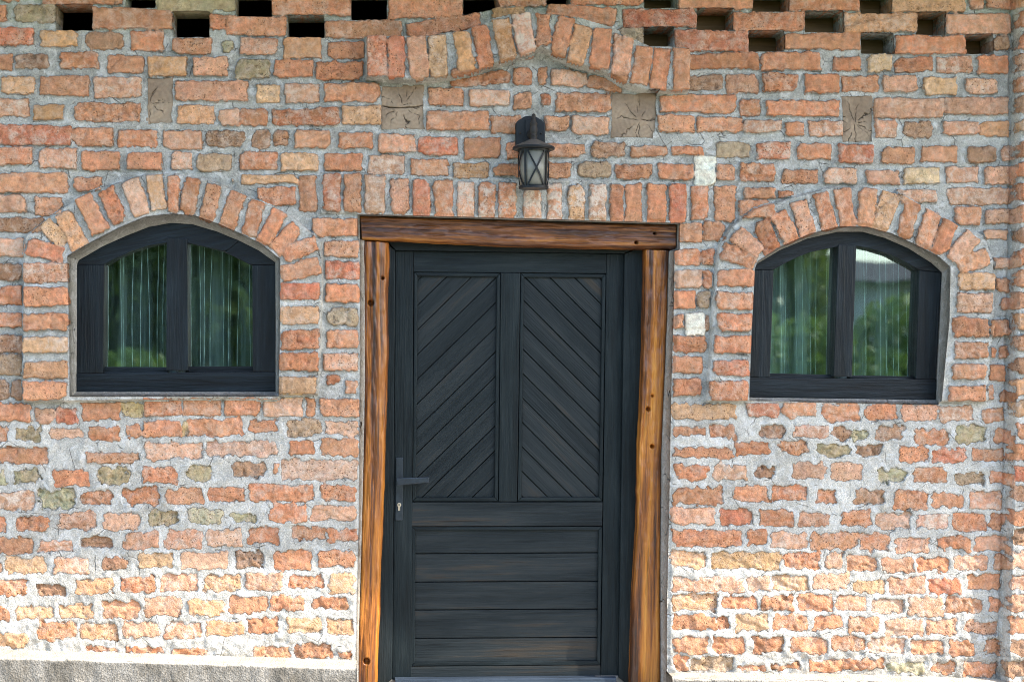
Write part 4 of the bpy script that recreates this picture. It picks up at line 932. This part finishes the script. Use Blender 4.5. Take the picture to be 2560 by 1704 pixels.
def leaf_mat(name, c1, c2):
    m, nt, b, out = newmat(name); g = G(nt); n = g.noise(g.co(), 1.6, 3); oi = g.attr('lv').outputs['Fac']
    c = g.mix(g.m('MULTIPLY_ADD', n, .5, g.m('MULTIPLY', oi, .5), clamp=True), c1, c2); g.l(c, b.inputs['Base Color']); b.inputs['Roughness'].default_value = .5
    tl = g.n('ShaderNodeBsdfTranslucent'); g.l(g.mix(.5, c, (.25, .35, .03)), tl.inputs[0]); mx = g.n('ShaderNodeMixShader'); mx.inputs[0].default_value = .35
    g.l(b.outputs[0], mx.inputs[1]); g.l(tl.outputs[0], mx.inputs[2]); g.l(mx.outputs[0], out.inputs[0]); return m
M_LEAF = leaf_mat('bush_leaf', (.05, .12, .02), (.26, .42, .07)); M_LEAF2 = leaf_mat('tree_leaf', (.035, .08, .02), (.19, .28, .06)); M_BARK = simple('bark', (.10, .07, .045), .9, 20, .4)
def crown_mesh(name, blobs, n, size, seed, mat):
    rs = np.random.RandomState(seed); bl = np.array(blobs); vol = bl[:, 3]**2; k = rs.choice(len(bl), n, p=vol/vol.sum())
    d = rs.normal(size=(n, 3)); d /= np.linalg.norm(d, axis=1)[:, None]; r = rs.uniform(.55, 1.08, n)**.6
    c = bl[k, :3]+d*(bl[k, 3]*r)[:, None]*np.array([1, 1, .9])
    a = rs.normal(size=(n, 3)); a /= np.linalg.norm(a, axis=1)[:, None]; b = np.cross(a, rs.normal(size=(n, 3))); b /= np.linalg.norm(b, axis=1)[:, None]
    s = size*rs.uniform(.6, 1.4, n)[:, None]
    v = np.stack([c-a*s, c+b*s*.45, c+a*s, c-b*s*.45], 1).reshape(-1, 3); f = np.arange(4*n).reshape(n, 4)
    return quad_mesh(name, v, f, {'lv': ('FLOAT', np.repeat(rs.rand(n), 4))}, mat, False)
def trunk_mesh(h, r, seed, nb=5):
    rs = np.random.RandomState(seed); bm = bmesh.new()
    def limb(p0, p1, r0, r1):
        p0, p1 = Vector(p0), Vector(p1); d = (p1-p0).normalized(); a = d.orthogonal().normalized(); b = d.cross(a); prev = None
        for k in range(7):
            t = k/6; c = p0.lerp(p1, t)+a*math.sin(t*5)*.05; rr = r0+(r1-r0)*t; ring = [bm.verts.new(c+(a*math.cos(q)+b*math.sin(q))*rr) for q in np.linspace(0, 6.283, 9)[:-1]]
            if prev:
                for i in range(8): bm.faces.new((prev[i], prev[(i+1) % 8], ring[(i+1) % 8], ring[i]))
            prev = ring
    limb((0, 0, 0), (.1, 0, h), r, r*.5)
    for k in range(nb):
        z = h*rs.uniform(.4, .95); an = rs.uniform(0, 6.28); limb((.05, 0, z), (math.cos(an)*h*.45, math.sin(an)*h*.45, z+h*.5), r*.4, r*.1)
    me = bpy.data.meshes.new('trunk'); bm.to_mesh(me); bm.free(); me.materials.append(M_BARK); return me
rs = np.random.RandomState(4)
tree_bl = [(rs.uniform(-1.3, 1.3), rs.uniform(-1.2, 1.2), rs.uniform(.7, 5.0), rs.uniform(.5, .95)) for _ in range(26)]
bush_bl = [(rs.uniform(-.8, .8), rs.uniform(-.6, .6), rs.uniform(.35, 1.5), rs.uniform(.35, .6)) for _ in range(10)]
cm_t = crown_mesh('crown', tree_bl, 42000, .08, 1, M_LEAF2); cm_b = crown_mesh('crown', bush_bl, 16000, .05, 2, M_LEAF); tk_t = trunk_mesh(2.9, .13, 1); tk_b = trunk_mesh(.9, .035, 2, 7)
TREES = [(-3.6, -12.8, 1.0, 0), (-1.7, -13.4, 1.1, 2), (-5.6, -14, 1.2, 4), (5.0, -14.5, .95, 1)]
where = ['second from the left', 'third from the left', 'leftmost', 'rightmost']
for (x, y, s, rz), wh_ in zip(TREES, where):
    e = tag(empty('garden_tree', (x, y, ZG)), 'leafy dark green garden tree mirrored in the panes, '+wh_+' of its row', 'tree', 'garden trees mirrored in the window panes')
    e.scale = (s, s, s); e.rotation_euler = (0, 0, rz)
    for nm, me in (('trunk', tk_t), ('crown', cm_t)): o = bpy.data.objects.new(nm, me); link(o, e)
BUSH = [(-4.4, -10.2, 1.0, 0), (-2.9, -10.5, 1.05, 1), (-1.3, -10.0, .95, 2), (3.9, -11.2, 1.35, 3), (5.4, -11.6, 1.25, 4), (7.0, -11.9, 1.4, 5), (8.8, -12.2, 1.2, 1.5)]
for i, (x, y, s, rz) in enumerate(BUSH):
    e = tag(empty('garden_shrub', (x, y, ZG)), 'bright green rounded shrub mirrored in the panes, number '+['one', 'two', 'three', 'four', 'five', 'six', 'seven'][i]+' from the left', 'shrub', 'garden shrubs mirrored in the window panes')
    e.scale = (s, s, s); e.rotation_euler = (0, 0, rz)
    for nm, me in (('trunk', tk_b), ('crown', cm_b)): o = bpy.data.objects.new(nm, me); link(o, e)
nh = tag(empty('neighbour_house', (9.5, -20, ZG)), 'low white house with a dark roof mirrored in the right window', 'house')
boxes('wall', [(8.3, -23, ZG, 15, -19.5, 2.72)], simple('white_render', (.72, .74, .78), .8, 3, .08), nh)
bm = bmesh.new(); v = [bm.verts.new(p) for p in ((7.9, -18.9, 2.68), (15.5, -18.9, 2.68), (15.5, -21.2, 3.16), (7.9, -21.2, 3.16), (7.9, -23.5, 2.68), (15.5, -23.5, 2.68))]
bm.faces.new(v[:4]); bm.faces.new((v[3], v[2], v[5], v[4])); bm.faces.new((v[0], v[3], v[4])); bm.faces.new((v[1], v[5], v[2])); to_mesh('roof', bm, simple('dark_roof', (.07, .065, .07), .7, 6, .3), nh)
bpy.context.view_layer.update()
